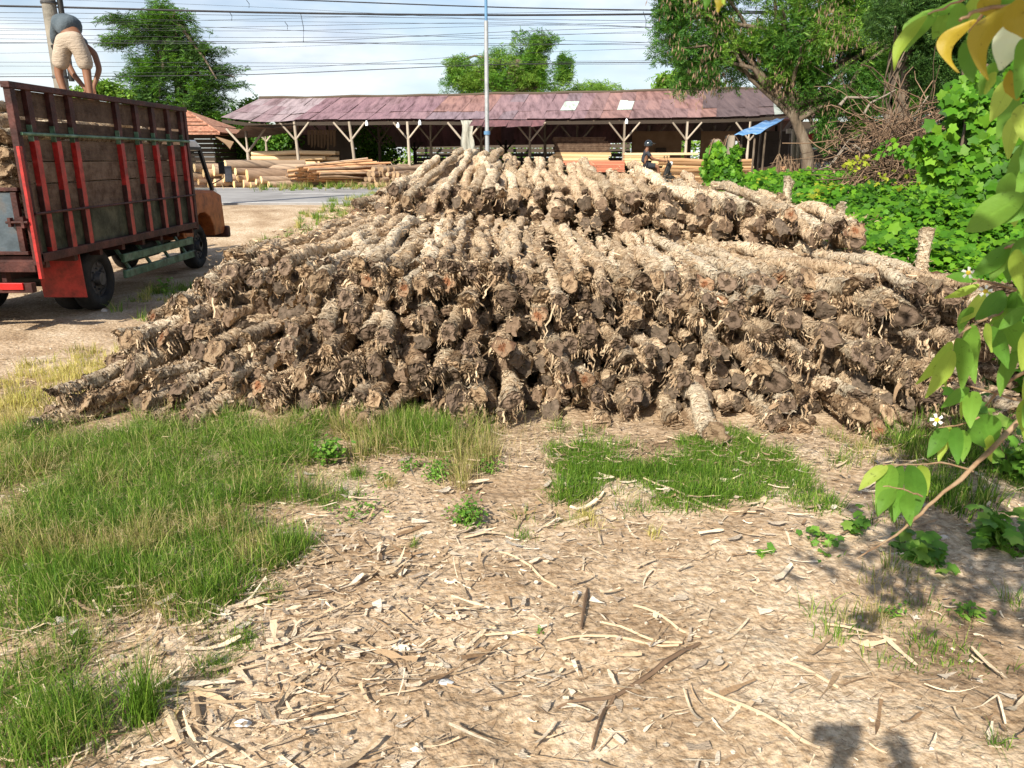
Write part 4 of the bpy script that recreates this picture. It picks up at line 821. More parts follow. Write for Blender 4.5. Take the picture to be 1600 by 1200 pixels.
f_ = Fig(); f_.chain([(.05, 0, .83, .17)]); f_.chain([(.04, .03, .87, .165)], 0); f_.chain([(-.08, .0, .74, .15), (-.15, .02, .56, .125), (-.205, .03, .42, .105)], 0); f_.chain([(.14, .0, .74, .15), (.155, .03, .56, .12), (.16, .04, .40, .10)], 0)
skinned('shorts', f_.n, f_.e, M['shorts'], t)
f_ = Fig(); f_.chain([(.07, .05, .90, .185), (-.03, .10, .985, .185), (-.17, .16, 1.02, .175), (-.29, .24, .93, .175), (-.34, .31, .82, .11)]); f_.chain([(-.10, .42, .85, .085), (.04, .42, .78, .075)], 3); f_.chain([(-.37, .42, .77, .085), (-.33, .38, .66, .075)], 3)
skinned('shirt', f_.n, f_.e, M['shirt'], t)
hr = MB(); hr.cyl((-.35, .38, .77), (-.37, .44, .60), .105, .07, n=14); o = hr.build('hair', M['hair'], t)

# rider on a motorcycle
bx = thing('motorcycle', 'black scooter with a rider going right along the road', 'motorcycle', (D(1018, 298, 28.4)[0], 28.4, .64))
def torus(m, c, R, r, n=24, k=8, mi=0):
    V = [(c[0]+(R+r*math.cos(b*2*math.pi/k))*math.cos(a*2*math.pi/n), c[1]+r*math.sin(b*2*math.pi/k), c[2]+(R+r*math.cos(b*2*math.pi/k))*math.sin(a*2*math.pi/n)) for a in range(n) for b in range(k)]
    m.add(V, [(a*k+b, a*k+(b+1) % k, ((a+1) % n)*k+(b+1) % k, ((a+1) % n)*k+b) for a in range(n) for b in range(k)], mi, True)
for x in (-.62, .62):
    m = MB(); torus(m, (x, 0, .27), .225, .045); wh = m.build('wheel', M['tyre'], bx)
    m = MB(); m.cyl((x, -.04, .27), (x, .04, .27), .06, n=12)
    for a in range(6): th = a*math.pi/3; m.bar((x, 0, .27), (x+math.cos(th)*.2, 0, .27+math.sin(th)*.2), .02, .02)
    m.build('rim', M['rim'], wh)
m = MB(); m.prism([(-.78, .62), (-.85, .75), (-.3, .78), (.05, .62), (.12, .40), (.34, .38), (.52, .95), (.62, .98), (.66, .85), (.50, .45), (.42, .25), (-.2, .24), (-.45, .42)], 1, -.12, .12); m.build('body', M['black'], bx, .03)
m = MB(); m.box((-.38, 0, .80), (.72, .24, .09)); m.build('seat', M['tyre'], bx, .03)
m = MB(); m.tube([(.48, -.33, .98), (.54, -.1, 1.03), (.54, .1, 1.03), (.48, .33, .98)], .014, 6); m.bar((.54, 0, 1.02), (.64, 0, .5), .05, .05); m.bar((.62, 0, .27), (.60, 0, .6), .04, .16); m.build('handlebar', M['black'], bx)
m = MB(); m.cyl((.60, 0, .93), (.68, 0, .92), .08, n=12); m.build('headlight', M['lamp_clear'], bx)
m = MB(); m.prism([(.38, .42), (.62, .50), (.74, .52), (.88, .40), (.86, .36), (.7, .44), (.5, .36)], 1, -.06, .06); m.build('fender', M['black'], bx)
for s_ in (-1, 1):
    m = MB(); m.tube([(.5, s_*.22, .99), (.45, s_*.26, 1.12)], .006, 5); m.box((.44, s_*.27, 1.16), (.02, .1, .07)); m.build('mirror', M['black'], bx)
rt = thing('person', 'person in dark clothes and black helmet riding the scooter', 'person', tuple(bx.location))
f_ = Fig(); f_.chain([(-.30, 0, .92, (.15, .13))]); c_ = f_.chain([(-.30, 0, 1.10, .13), (-.26, 0, 1.28, .145), (-.24, 0, 1.38, .10), (-.22, 0, 1.45, .05)], 0); ch = 2; f_.chain([(-.19, 0, 1.55, .09), (-.18, 0, 1.62, .085)], c_)
for s_ in (-1, 1):
    f_.chain([(-.22, s_*.10, .88, .095), (.14, s_*.13, .84, .07), (.18, s_*.13, .76, .06), (.22, s_*.12, .45, .045), (.22, s_*.12, .40, .04), (.36, s_*.12, .38, .03)], 0)
    a_ = f_.chain([(-.24, s_*.19, 1.32, .055), (-.08, s_*.24, 1.12, .045), (-.02, s_*.24, 1.08, .04), (.36, s_*.26, 1.02, .03)], ch); f_.hand((.36, s_*.26, 1.02), (1, 0, -.1), (0, s_, 0), a_)
skinned('body', f_.n, f_.e, M['skin'], rt)
f_ = Fig(); f_.chain([(-.30, 0, .93, .165), (-.30, 0, 1.10, .155), (-.26, 0, 1.28, .165), (-.24, 0, 1.38, .115)])
for s_ in (-1, 1): f_.chain([(-.24, s_*.19, 1.31, .075), (-.12, s_*.235, 1.17, .065)], 2)
skinned('shirt', f_.n, f_.e, M['darkcloth'], rt)
f_ = Fig(); f_.chain([(-.30, 0, .92, .16)])
for s_ in (-1, 1): f_.chain([(-.20, s_*.11, .88, .11), (.10, s_*.13, .85, .09)], 0)
skinned('shorts', f_.n, f_.e, M['darkcloth'], rt)
m = MB()
V = []; n = 18; mm = 9
for a in range(mm):
    ph = a/(mm-1)*math.pi*.62
    for b in range(n): th = b*2*math.pi/n; V.append((-.19+.15*math.sin(ph)*math.cos(th), .135*math.sin(ph)*math.sin(th), 1.58+.155*math.cos(ph)))
m.add(V, [(a*n+b, a*n+(b+1) % n, (a+1)*n+(b+1) % n, (a+1)*n+b) for a in range(mm-1) for b in range(n)], 0, True); m.prism([(-.06, 1.63), (.04, 1.62), (.03, 1.60), (-.05, 1.60)], 1, -.11, .11)
M['helmet'] = pmat('black_helmet', [(.01, .012, .014), (.03, .04, .045)], rough=.15, bump=0, spec=.7); m.build('helmet', M['helmet'], rt)
face_parts(rt, (-.185, 0, 1.56), (1, 0, 0), .088)
# the photographer, whose shadow falls in the lower right
ph = thing('person', 'photographer holding up a phone, seen only as the shadow at the lower right', 'person', (.06, -.42, 0))
f_ = Fig(); f_.chain([(0, 0, .95, .14)]); c_ = f_.chain([(0, 0, 1.15, .13), (0, .0, 1.36, .16), (0, 0, 1.48, .09), (0, .02, 1.54, .055)], 0); ch = 2; f_.chain([(0, .03, 1.63, .085), (0, .03, 1.70, .085)], c_)
for s_ in (-1, 1):
    f_.chain([(s_*.1, 0, .88, .10), (s_*.12, .02, .5, .065), (s_*.12, .0, .42, .06), (s_*.13, -.02, .08, .045), (s_*.13, .02, .04, .04), (s_*.13, .16, .02, .03)], 0)
    a_ = f_.chain([(s_*.19, 0, 1.42, .06), (s_*.30, .06, 1.22, .05), (s_*.31, .09, 1.19, .045), (s_*.12, .30, 1.70, .032)], ch); f_.hand((s_*.12, .30, 1.70), (-s_*.35, .15, 1), (s_, 0, 0), a_)
skinned('body', f_.n, f_.e, M['skin'], ph)
f_ = Fig(); f_.chain([(0, 0, .96, .165), (0, 0, 1.15, .155), (0, .0, 1.36, .18), (0, 0, 1.46, .11)])
for s_ in (-1, 1): f_.chain([(s_*.19, 0, 1.41, .085), (s_*.27, .04, 1.27, .075)], 2)
skinned('shirt', f_.n, f_.e, M['darkcloth'], ph)
f_ = Fig(); f_.chain([(0, 0, .94, .165)])
for s_ in (-1, 1): f_.chain([(s_*.1, 0, .84, .12), (s_*.12, .02, .5, .09), (s_*.13, -.01, .12, .07)], 0)
skinned('trousers', f_.n, f_.e, M['darkcloth'], ph)
m = MB(); V = []
for a in range(mm):
    ph_ = a/(mm-1)*math.pi*.55
    for b in range(n): th = b*2*math.pi/n; V.append((.10*math.sin(ph_)*math.cos(th), .01+.11*math.sin(ph_)*math.sin(th), 1.69+.12*math.cos(ph_)))
m.add(V, [(a*n+b, a*n+(b+1) % n, (a+1)*n+(b+1) % n, (a+1)*n+b) for a in range(mm-1) for b in range(n)], 0, True); m.build('hair', M['hair'], ph); face_parts(ph, (0, .03, 1.66), (0, 1, 0), .09)
po = MB().box((-.03, -.055, 1.805), (.16, .009, .078)).build('phone', M['black'], None, .003); tag(po, 'black phone held up sideways by the photographer', 'phone')
# ================================================================ open timber shed beyond the road
GL = .6
M['roof'] = pmat('rusty_roof_sheet', [(.42, .36, .34), (.82, .78, .78), (1.05, 1.0, .98)], scale=1.6, stretch=(3, .4, .4), attr='tint', rough=.6, bump=.4, bscale=9, spec=.4)
M['darkwood'] = pmat('dark_timber', [(.03, .022, .016), (.07, .052, .038), (.11, .085, .06)], scale=3, stretch=(.4, 1, 3), rnd='object', rv=.2, bump=.5)
M['boardwall'] = pmat('brown_board_wall', [(.18, .115, .065), (.25, .165, .10)], scale=2, rough=.8, bump=.2)
M['sawn'] = pmat('sawn_timber', [(.42, .27, .13), (.64, .45, .24), (.76, .58, .35)], scale=2, stretch=(.25, 2, 4), rnd='object', rv=.12, bump=.3)
M['redwood'] = pmat('red_timber', [(.36, .12, .07), (.52, .20, .12)], scale=2, rnd='object', rv=.1)
M['tarp'] = pmat('dirty_tarp', [(.20, .20, .17), (.36, .36, .31), (.26, .24, .19)], scale=2.5, stretch=(2, 1, .5), rough=.6, bump=.4)
M['bulb'] = pmat('lamp_bulb', [(.8, .85, .9), (.95, .97, 1)], rough=.3, bump=0)
shed = thing('shed', 'long open timber shed with faded reddish sheet roof across the road', 'shed', (0, 34, GL))
EV = [(345, 184), (380, 189), (420, 193), (467, 188), (551, 188), (640, 187), (740, 188), (850, 187), (972, 186), (1068, 185), (1165, 183), (1240, 178), (1300, 176)]
RG = [(405, 155), (470, 155), (560, 153), (640, 152), (700, 151), (760, 149), (840, 148), (900, 147), (980, 145), (1050, 143), (1130, 140), (1200, 141), (1290, 146)]
eX = np.array([e[0] for e in EV]); eY = np.array([e[1] for e in EV]); rX = np.array([e[0] for e in RG]); rY = np.array([e[1] for e in RG])
def eave(u): px = 345 + u * 955; return D(px, np.interp(px, eX, eY), 34.)
def ridge(u): px = 405 + u * 885; return D(px, np.interp(px, rX, rY), 39.)
m = MB(); tint = []; NC = 42
def pcol(u, r):
    h = random.random()
    if u < .13: c = random.choice([(.42, .24, .28), (.54, .36, .42), (.50, .32, .37)])
    elif u < .34: c = random.choice([(.40, .20, .24), (.44, .23, .27), (.37, .18, .22)])
    elif u < .42: c = random.choice([(.50, .23, .20), (.46, .21, .19)]) if r < 2 else (.36, .22, .27)
    elif u < .60: c = random.choice([(.34, .21, .25), (.42, .22, .25), (.38, .20, .23)])
    elif u < .78: c = random.choice([(.42, .19, .17), (.46, .22, .21), (.36, .18, .18)])
    elif u < .905: c = (.17, .10, .095) if not (u < .80 and r == 2) else (.42, .19, .16)
    else: c = random.choice([(.46, .44, .44), (.50, .48, .47), (.30, .16, .12)])
    if (abs(u - .56) < .012 or abs(u - .655) < .012) and r == 1: c = (.86, .88, .86)
    return c
for i in range(NC):
    for r in range(3):
        u0, u1 = i / NC, (i + 1.04) / NC; v0, v1 = r / 3, (r + 1.08) / 3; v1 = min(v1, 1.0); u1 = min(u1, 1.)
        P = []
        for u, v in ((u0, v0), (u1, v0), (u1, v1), (u0, v1)):
            a, b = ridge(u), eave(u); p = a + (b - a) * v; p = p + np.array([0, 0, .03 + (.012 if i % 2 else 0) + .012 * (r % 2) + random.uniform(-.012, .02) - .10 * math.sin(math.pi * v) * .4]); P.append(p)
        n = 8; V = []
        for j in range(n + 1):       # corrugation
            t = j / n; z = .022 * math.sin(t * math.pi * n)
            V += [P[0] + (P[1] - P[0]) * t + [0, 0, z], P[3] + (P[2] - P[3]) * t + [0, 0, z]]
        m.add(V, [(2*j, 2*j+2, 2*j+3, 2*j+1) for j in range(n)]); c_ = pcol((i + .5) / NC, r); tint += [(c_[0] * .86, c_[1] * 1.08, c_[2] * .93)] * n
def setcol(o, tint):
    at = o.data.color_attributes.new('tint', 'FLOAT_COLOR', 'CORNER'); cols = []
    for p, c in zip(o.data.polygons, tint): cols += [c[0], c[1], c[2], 1.] * len(p.vertices)
    at.data.foreach_set('color', [1. if i % 4 == 3 else .80 * c + .20 * .36 * (.95 if i % 4 != 1 else .80) - .04 for i, c in enumerate(cols)])
def build_raw(m, name, mat, par): 
    o = obj(name, mesh(name, inv(np.array(m.v), par), m.f, mat), par); return o
rf = build_raw(m, 'roof', M['roof'], shed); setcol(rf, tint)
m = MB(); tint = []; 
for i in range(40):
    a, b = ridge(i / 40), ridge((i + 1) / 40); m.add([a + [0, 0, .04], b + [0, 0, .04], b + [0, 5, -2.2], a + [0, 5, -2.2]], [(0, 1, 2, 3)]); tint += [pcol(i/40, 0)]
rb = build_raw(m, 'roof', M['roof'], shed); setcol(rb, tint)
m = MB()
for i in range(24): m.tube([ridge(i/24) + [0, 0, .07 + .02 * math.sin(i * 2)], ridge((i+1)/24) + [0, 0, .07 + .02 * math.sin(i*2+2)]], .07, 6)
m.build('ridge_cap', M['darkwood'], shed, off=shed)
# lower lean-to sheet in the middle and the ragged left corner
m = MB(); tint = []
for i in range(6):
    a0 = 738 + i * 19; P = [D(a0, 187, 33.9), D(a0 + 19.4, 187, 33.9), D(a0 + 15, 197.5 - i*.3, 31.8), D(a0 - 5, 198, 31.8)]; P = [p + [0, 0, random.uniform(-.03, .03)] for p in P]; m.add(P, [(0, 1, 2, 3)]); tint += [random.choice([(.26, .11, .09), (.34, .15, .13), (.22, .10, .08)])]
o = build_raw(m, 'lean_to_roof', M['roof'], shed); setcol(o, tint)
m = MB(); P = [D(362, 216, 37), D(384, 196, 33.9), D(462, 194, 34), D(470, 204, 37), D(410, 214, 38)]; m.add(P, [(0, 1, 2, 3, 4)]); tint = [(.24, .18, .15)]
o = build_raw(m, 'hanging_sheet', M['roof'], shed); setcol(o, tint)
for u in np.linspace(.02, .99, 24):        # rafters and purlins
    m = MB(); m.bar(ridge(u) + [0, 0, -.10], eave(u) + [0, 0.1, -.08], .07, .09); m.build('rafter', M['darkwood'], shed, off=shed)
m = MB()
for i in range(24): m.bar(eave(i/24) + [0, .15, -.12], eave((i+1)/24) + [0, .15, -.12], .10, .14)
m.build('eave_beam', M['darkwood'], shed, off=shed)
def post(px, Y, top, r, lean=0., brace=.75, mat='pole_wood', base=None):
    p = D(px, 287, Y); x = p[0]; z0 = GL if base is None else base; tz = D(px, top, Y)[2]; m = MB()
    m.tube([(x + lean, Y, z0), (x + lean * .5 + random.uniform(-.04, .04), Y, (z0 + tz) / 2), (x, Y, tz)], [r * 1.1, r, r * .9], 8); po_ = m.build('post', M[mat], shed, off=shed)
    if brace:
        for s_ in (-1, 1):
            m = MB(); m.tube([(x, Y - .02, tz - brace * 1.15), (x + s_ * brace * .95, Y, tz - .03)], r * .65, 6); m.build('brace', M[mat], po_, off=shed)
    return po_
for px, ln_ in ((467, .1), (551, .15), (640, .05), (728, -.1), (828, 0), (972, 0), (1068, 0), (1165, 0)): post(px, 34.1, 190, random.uniform(.06, .078), ln_, random.uniform(.6, .85))
for px in (392,): post(px, 35.5, 200, .08, 0, .9)
for px in (422, 517, 595, 676, 752, 850, 900, 1010, 1110, 1205): post(px, 38.9, 196 if px > 860 else 190, .075, 0, .8, 'darkwood' if px % 2 else 'pole_wood')
for px in (576, 650, 790): post(px, 43.5, 205, .09, 0, .9, 'darkwood')
# walls inside the shed
def wallbox(px0, px1, py0, py1, Y, mat, name, th=.06, par=shed):
    a, b = D(px0, py1, Y), D(px1, py0, Y); m = MB(); m.box(((a[0] + b[0]) / 2, Y, (a[2] + b[2]) / 2), (abs(b[0] - a[0]), th, abs(b[2] - a[2]))); return m.build(name, M[mat], par, off=par)
wallbox(984, 1066, 205, 292, 38.2, 'boardwall', 'board_wall'); wallbox(1068, 1081, 206, 292, 38.25, 'darkwood', 'board_wall'); wallbox(1090, 1150, 205, 292, 38.2, 'boardwall', 'board_wall')
wallbox(1024, 1041, 231, 239, 38.1, 'darkwood', 'notice_board'); wallbox(1150, 1260, 205, 290, 38.6, 'darkwood', 'board_wall')
wallbox(517, 548, 205, 285, 39.5, 'darkwood', 'board_wall'); wallbox(458, 520, 200, 278, 42.5, 'darkwood', 'board_wall')
m = MB()
for k in range(9): m.add([D(480+k*5, 203, 38.4), D(484.5+k*5, 203, 38.4), D(484+k*5, 228+random.uniform(-6, 6), 38.4), D(481+k*5, 230+random.uniform(-6, 6), 38.4)], [(0, 1, 2, 3)])
m.build('hanging_rags', M['boardwall'], shed, off=shed)
for px, py in ((573, 194), (622, 197), (656, 193), (979, 191)):
    m = MB(); c = D(px, py, 33.6); m.cyl(c + [0, 0, .14], c + [0, 0, .06], .03, .05, 8); m.cyl(c + [0, 0, .06], c + [0, 0, -.06], .07, .06, 12); m.build('lamp', M['bulb'], shed, off=shed)
# dark slatted fence behind the shed
fe = thing('fence', 'dark slatted timber fence behind the middle of the shed', 'fence', (0, 44.5, GL))
a, b = D(645, 221, 44.5), D(985, 218, 44.5); m = MB()
for k in range(11): m.box(((a[0]+b[0])/2, 44.5+random.uniform(-.02, .02), GL+.1+k*.24), (b[0]-a[0], .04, .20))
m.build('slat_panel', M['darkwood'], fe, off=fe)
for px in np.linspace(650, 980, 7): m = MB(); c = D(px, 250, 44.6); m.box((c[0], 44.6, GL+1.35), (.12, .12, 2.9)); m.build('post', M['darkwood'], fe, off=fe)
m = MB(); c0, c1 = D(723, 188, 33.2), D(735, 247, 33.2)
V = []; 
for i in range(9):
    t = i / 8; zz = D(730, 188 + 62 * t, 33.2)[2]; x0, x1 = D(720 + 3 * t + 2*math.sin(i), 200, 33.2)[0], D(738 + 4 * t + 1.5*math.sin(i*1.7), 200, 33.2)[0]
    for j in range(6): s_ = j / 5; V.append((x0 + (x1 - x0) * s_, 33.2 + .12 * math.sin(s_ * 9 + i * .5), zz))
m.add(V, [(i*6+j, i*6+j+1, i*6+j+7, i*6+j+6) for i in range(8) for j in range(5)], 0, True); o = m.build('tarpaulin', M['tarp']); md = o.modifiers.new('s', 'SOLIDIFY'); md.thickness = .02
tag(o, 'pale dirty sheet hanging down from the shed eave near the middle post', 'tarpaulin')
# dim yard floor and stacked timber
tag(MB().box((0, 40, GL + .05), (60, 13, .02)).build('yard_floor', pmat('trodden_earth', [(.14, .10, .07), (.24, .18, .13)], scale=1.5)), kind='structure')
M['round_end'] = pmat('brown_cut_end', [(.26, .17, .10), (.44, .31, .19)], scale=12, rnd='object', rv=.3)
M['peeled_tan'] = pmat('tan_log', [(.20, .11, .05), (.40, .24, .12), (.54, .35, .19)], scale=3, stretch=(.3, 3, 3), rnd='object', rv=.25, bscale=20)
def rlog(p, q, r, mat, lab, cat='yard log', group=None, name='yard_log', end='fresh_cut', r1=None):
    m = MB(); p, q = np.array(p, float), np.array(q, float); mid = (p + q) / 2 + rng.normal(0, .03, 3)
    m.tube([p, p * .75 + q * .25 + rng.normal(0, .015, 3), mid, q], [r, r * .98, r * .95, (r1 or r * .85)], 10); o = m.build(name, M[mat])
    d = nrm(q - p)
    for a, s_ in ((p, -1), (q, 1)): e = MB(); e.cyl(a - d * .01 * s_ * -1 * 0, a + d * s_ * .012, r * .97 if s_ < 0 else (r1 or r * .85) * .97, n=14); e.build('cut_end', M[end], o)
    return tag(o, lab, cat, group)
def px_log(a, b, Ya, Yb, r, *k, **kw): return rlog(D(a[0], a[1], Ya), D(b[0], b[1], Yb), r, *k, **kw)
# stack of long peeled logs at the left of the shed
for r_ in range(7):
    for c_ in range(3):
        z = GL + .14 + r_ * .2; Y0 = 35.6 - c_ * .0 + c_ * .25; x0 = D(394 + random.uniform(-3, 4), 270, 35.5)[0]; x1 = D(500 + random.uniform(-12, 10) + (20 if r_ > 4 else 0), 270, 35.5)[0]
        rlog((x0, Y0, z), (x1, Y0 + .1, z + random.uniform(-.03, .05)), .105, random.choice(['peeled', 'peeled', 'peeled_brown']), 'long peeled log stacked level at the left shed post', 'yard log', 'long peeled logs stacked at the left of the shed')
# heap of thin reddish poles fanned out
for k in range(70):
    t = random.random(); lay_ = random.random(); a = D(441 + 62 * t, 283 - 26 * lay_ * (1 - abs(t - .45)), 33 - lay_); a[2] = max(a[2], GL + .08); b = a + [2.9 + random.uniform(-.4, .4), 1.6, .25 + .25 * lay_ - .5 * t]; b[2] = max(b[2], GL + .1)
    rlog(a, b, .05, random.choice(['peeled_red', 'peeled_red', 'peeled_brown']), 'thin reddish pole in the fanned heap left of the shed posts', 'pole', 'thin reddish poles heaped by the shed', name='timber_pole', end='peeled_red')
# log stack with round ends facing the road
for r_ in range(4):
    for c_ in range(11 - r_ * 2):
        px = 563 + c_ * 7.6 + r_ * 7 + random.uniform(-1, 1); a = D(px, 280, 32.5); z = GL + .12 + r_ * .2
        rlog((a[0], 32.4 + random.uniform(-.2, .2), z), (a[0] + 1.6, 35, z + .08), .10 + random.uniform(-.01, .02), 'peeled_brown', 'round-ended log in the low stack before the third post', 'yard log', 'short round logs stacked before the shed', end='round_end')
for k in range(9): a = D(600 + k * 7, 266 + random.uniform(-3, 6), 34.5); rlog(a, a + [2.2, .5, -.25], .07, 'peeled', 'thin pale log slanting on the round stack', 'pole', 'thin pale logs lying over the round stack', name='timber_pole')
# big logs on the left roadside
big = [(304, 262, .17), (318, 271, .16), (334, 266, .24), (336, 285, .15), (352, 258, .2), (349, 278, .18), (368, 268, .15), (372, 279, .14), (386, 274, .24), (380, 288, .17), (391, 290, .13), (366, 288, .14), (400, 284, .13), (408, 281, .15), (420, 290, .13), (310, 284, .13), (326, 291, .12), (300, 276, .16)]
for px, py, r in big:
    a = D(px, py, 32.2); a[2] = max(a[2], GL + r * .9); rlog(a, a + [1.5 + r * 6, 1.9, .03], r, 'peeled_brown', f"big cream-ended log {'high' if py < 272 else 'low'} in the heap behind the truck cab" , 'yard log', 'big logs by the roadside left of the shed')
for a, b, r in (((412, 262), (414+60, 262), .19), ((430, 273), (500, 274), .22), ((416, 284), (470, 282), .13), ((420, 292), (478, 292), .16), ((300, 274), (372, 289), .07), ((320, 272), (362, 287), .06)):
    p, q = D(*a, 33.2), D(*b, 33.6); p[2] = max(p[2], GL + r); q[2] = max(q[2], GL + r); rlog(p, q, r, 'peeled_brown', 'dark barked log lying level along the far roadside', 'yard log', 'dark logs lying along the roadside')
m = MB(); c = D(357, 272, 31.7); m.box((c[0], 31.7, c[2]), (.30, .06, .62), mi=0); o = m.build('hanging_cloth', M['darkcloth'], None, .04); tag(o, 'dark cloth hung over the roadside logs behind the truck cab', 'cloth')
# sawn timber
def board(px0, px1, pyc, Y, h, mat, lab, group, name='timber_board', dep=1.0, cat='timber'):
    a, b = D(px0, pyc, Y), D(px1, pyc, Y); m = MB(); m.box(((a[0]+b[0])/2, Y + dep/2, (a[2]+b[2])/2), (b[0]-a[0], dep, h), rot=(0, random.uniform(-.006, .006), random.uniform(-.01, .01))); o = m.build(name, M[mat], None, .006); return tag(o, lab, cat, group)
for k in range(13):
    board(866 + random.uniform(-3, 2), 953 + random.uniform(-3, 3) - (k < 2) * 6, 215.5 + k * 3, 35.0, .075, 'plank' if k < 8 else 'sawn', 'weathered plank in the tall level stack under the shed' if k < 8 else 'fresh yellow plank at the bottom of the tall stack under the shed', 'planks in the tall stack under the shed')
for k in range(5): board(880 + k * 3, 976, 253 + k * 3.6, 33.4 - k * .05, .085, 'redwood', 'long reddish board in the low red stack left of the scooter rider', 'reddish boards in the low stack', dep=.8)
for k in range(5): board(976, (1096 if k == 0 else 1044) + random.uniform(-6, 3), 240.5 + k * 4.2, 33.6, .095, 'sawn', 'pale sawn beam in the bright stack behind the scooter rider', 'pale sawn beams behind the rider', dep=.8)
for k in range(9):
    a, b = D(1032 + random.uniform(-4, 4), 250 + k * 5.3, 33.0), D(1176 + random.uniform(-6, 6), 251 + k * 5.3, 33.0)
    if a[2] < GL + .1: continue
    rlog(a, b, .085, 'peeled_tan', 'long brownish yellow log in the level stack right of the scooter', 'yard log', 'long yellow logs right of the rider', end='fresh_cut')
for k in range(30): a = D(1170 + random.uniform(0, 55), 262 + random.uniform(0, 14), 31.5); a[2] = max(a[2], GL + .06); rlog(a, a + [random.uniform(.6, 1.4), random.uniform(-.6, .6), random.uniform(-.05, .1)], .05, 'peeled_red', 'short reddish offcut in the heap under the blue awning', 'offcut', 'reddish offcuts under the blue awning', name='timber_offcut', end='peeled_red')
# tiled hut behind the truck
hut = thing('hut', 'small slat-walled hut with mossy red tile roof behind the truck', 'hut', (*D(300, 240, 38)[:2], GL))
M['tile'] = pmat('red_clay_tile', [(.20, .09, .06), (.42, .20, .13), (.52, .32, .22)], scale=7, rough=.9, bump=.8, bscale=14)
hx0, hx1 = D(235, 200, 38)[0], D(336, 200, 38)[0]; zt_, ze = D(290, 174, 39.5)[2], D(340, 210, 37)[2]
m = MB(); ex1 = D(348, 210, 37)[0]; rx = D(292, 174, 39.5)[0]
nrow = 14
for i in range(nrow):
    t0, t1 = i / nrow, (i + 1) / nrow
    def L(t, x, xr): return ((x if xr is None else xr + (x - xr) * t), 39.5 + (36.6 - 39.5) * t, zt_ + (ze - zt_) * t)
    a = L(t0, ex1, rx); b = L(t1 + .01, ex1, rx); c2 = L(t1 + .01, hx0 - .5, None); d2 = L(t0, hx0 - .5, None); m.add([tuple(np.add(d2, (0, 0, .0))), tuple(a), tuple(np.add(b, (0, 0, .05))), tuple(np.add(c2, (0, 0, .05)))], [(0, 1, 2, 3)])
m.add([(rx, 39.5, zt_), (ex1, 36.6, ze + .04), (ex1, 42.4, ze)], [(0, 1, 2)]); m.add([(hx0-.5, 39.5, zt_), (rx, 39.5, zt_), (ex1, 42.4, ze), (hx0-.5, 42.4, ze)], [(0, 1, 2, 3)])
o = m.build('roof', M['tile'], hut, off=hut); md = o.modifiers.new('s', 'SOLIDIFY'); md.thickness = .06
m = MB()
for k in range(13): m.box(((hx0 + hx1) / 2, 37.6, GL + .1 + k * .2), (hx1 - hx0, .05, .17)); m.box((hx1, 39.3, GL + .1 + k * .2), (.05, 3.4, .17))
m.build('wall', M['darkwood'], hut, off=hut)
m = MB(); m.add([D(336, 214, 36.8), D(366, 223, 36.2), D(360, 234, 35.6), D(352, 225, 36.2)], [(0, 1, 2, 3)]); o = m.build('awning', M['boardwall'], hut, off=hut); md = o.modifiers.new('s', 'SOLIDIFY'); md.thickness = .05
# blue awning and the dark hut at the right
M['bluetarp'] = pmat('blue_tarp', [(.08, .20, .42), (.14, .30, .55), (.30, .42, .58)], scale=2.2, rough=.5, bump=.4, bscale=5)
M['rustroof'] = pmat('rust_roof', [(.10, .04, .03), (.22, .09, .07), (.30, .20, .18)], scale=3, rough=.7, bump=.5)
M['whitepaint'] = pmat('white_painted_wood', [(.62, .60, .57), (.78, .76, .72)], scale=5)
aw = thing('awning', 'blue tarpaulin awning on thin posts at the right end of the shed', 'awning', (*D(1190, 250, 29)[:2], GL))
P = [D(1147, 211, 28), D(1188, 208, 28), D(1226, 184, 31), D(1190, 190, 31)]; V = []; 
for i in range(7):
    for j in range(7):
        s_, t = i/6, j/6; p = (P[0]*(1-s_)+P[1]*s_)*(1-t)+(P[3]*(1-s_)+P[2]*s_)*t; V.append(p + [0, 0, -.08*math.sin(s_*math.pi)*math.sin(t*math.pi) + .03*math.sin(i*2.1+j)])
m = MB(); m.add(V, [(i*7+j, i*7+j+1, i*7+j+8, i*7+j+7) for i in range(6) for j in range(6)], 0, True); o = m.build('canopy', M['bluetarp'], aw, off=aw); md = o.modifiers.new('s', 'SOLIDIFY'); md.thickness = .015
for px, py, Y in ((1180, 209, 28.2), (1196, 207, 28.6), (1190, 192, 31), (1222, 186, 31), (1160, 209, 28.4)):
    m = MB(); a = D(px, py, Y); m.tube([(a[0], Y, GL), (a[0], Y, a[2])], .04, 6); m.build('post', M['stem_wood'], aw, off=aw)
h2 = thing('hut', 'dark shaded hut with rusty roof and a red and white post behind the tree', 'hut', (*D(1330, 250, 26)[:2], GL))
def quad_roof(pts, name, mat, par, th=.05): m = MB(); m.add(pts, [(0, 1, 2, 3)]); o = m.build(name, M[mat], par, off=par); md = o.modifiers.new('s', 'SOLIDIFY'); md.thickness = th; return o
quad_roof([D(1225, 186, 25.5), D(1440, 172, 25.5), D(1420, 130, 30), D(1290, 132, 30)], 'roof', 'rustroof', h2)
quad_roof([D(1378, 170, 25), D(1466, 172, 25), D(1450, 138, 27.5), D(1400, 135, 27.5)], 'roof', 'rustroof', h2)
wallbox(1236, 1440, 190, 292, 29.5, 'darkwood', 'wall', par=h2); wallbox(1262, 1272, 205, 222, 25.4, 'red', 'sign_board', par=h2)
wallbox(1228, 1246, 200, 275, 26, 'darkwood', 'wall', par=h2)
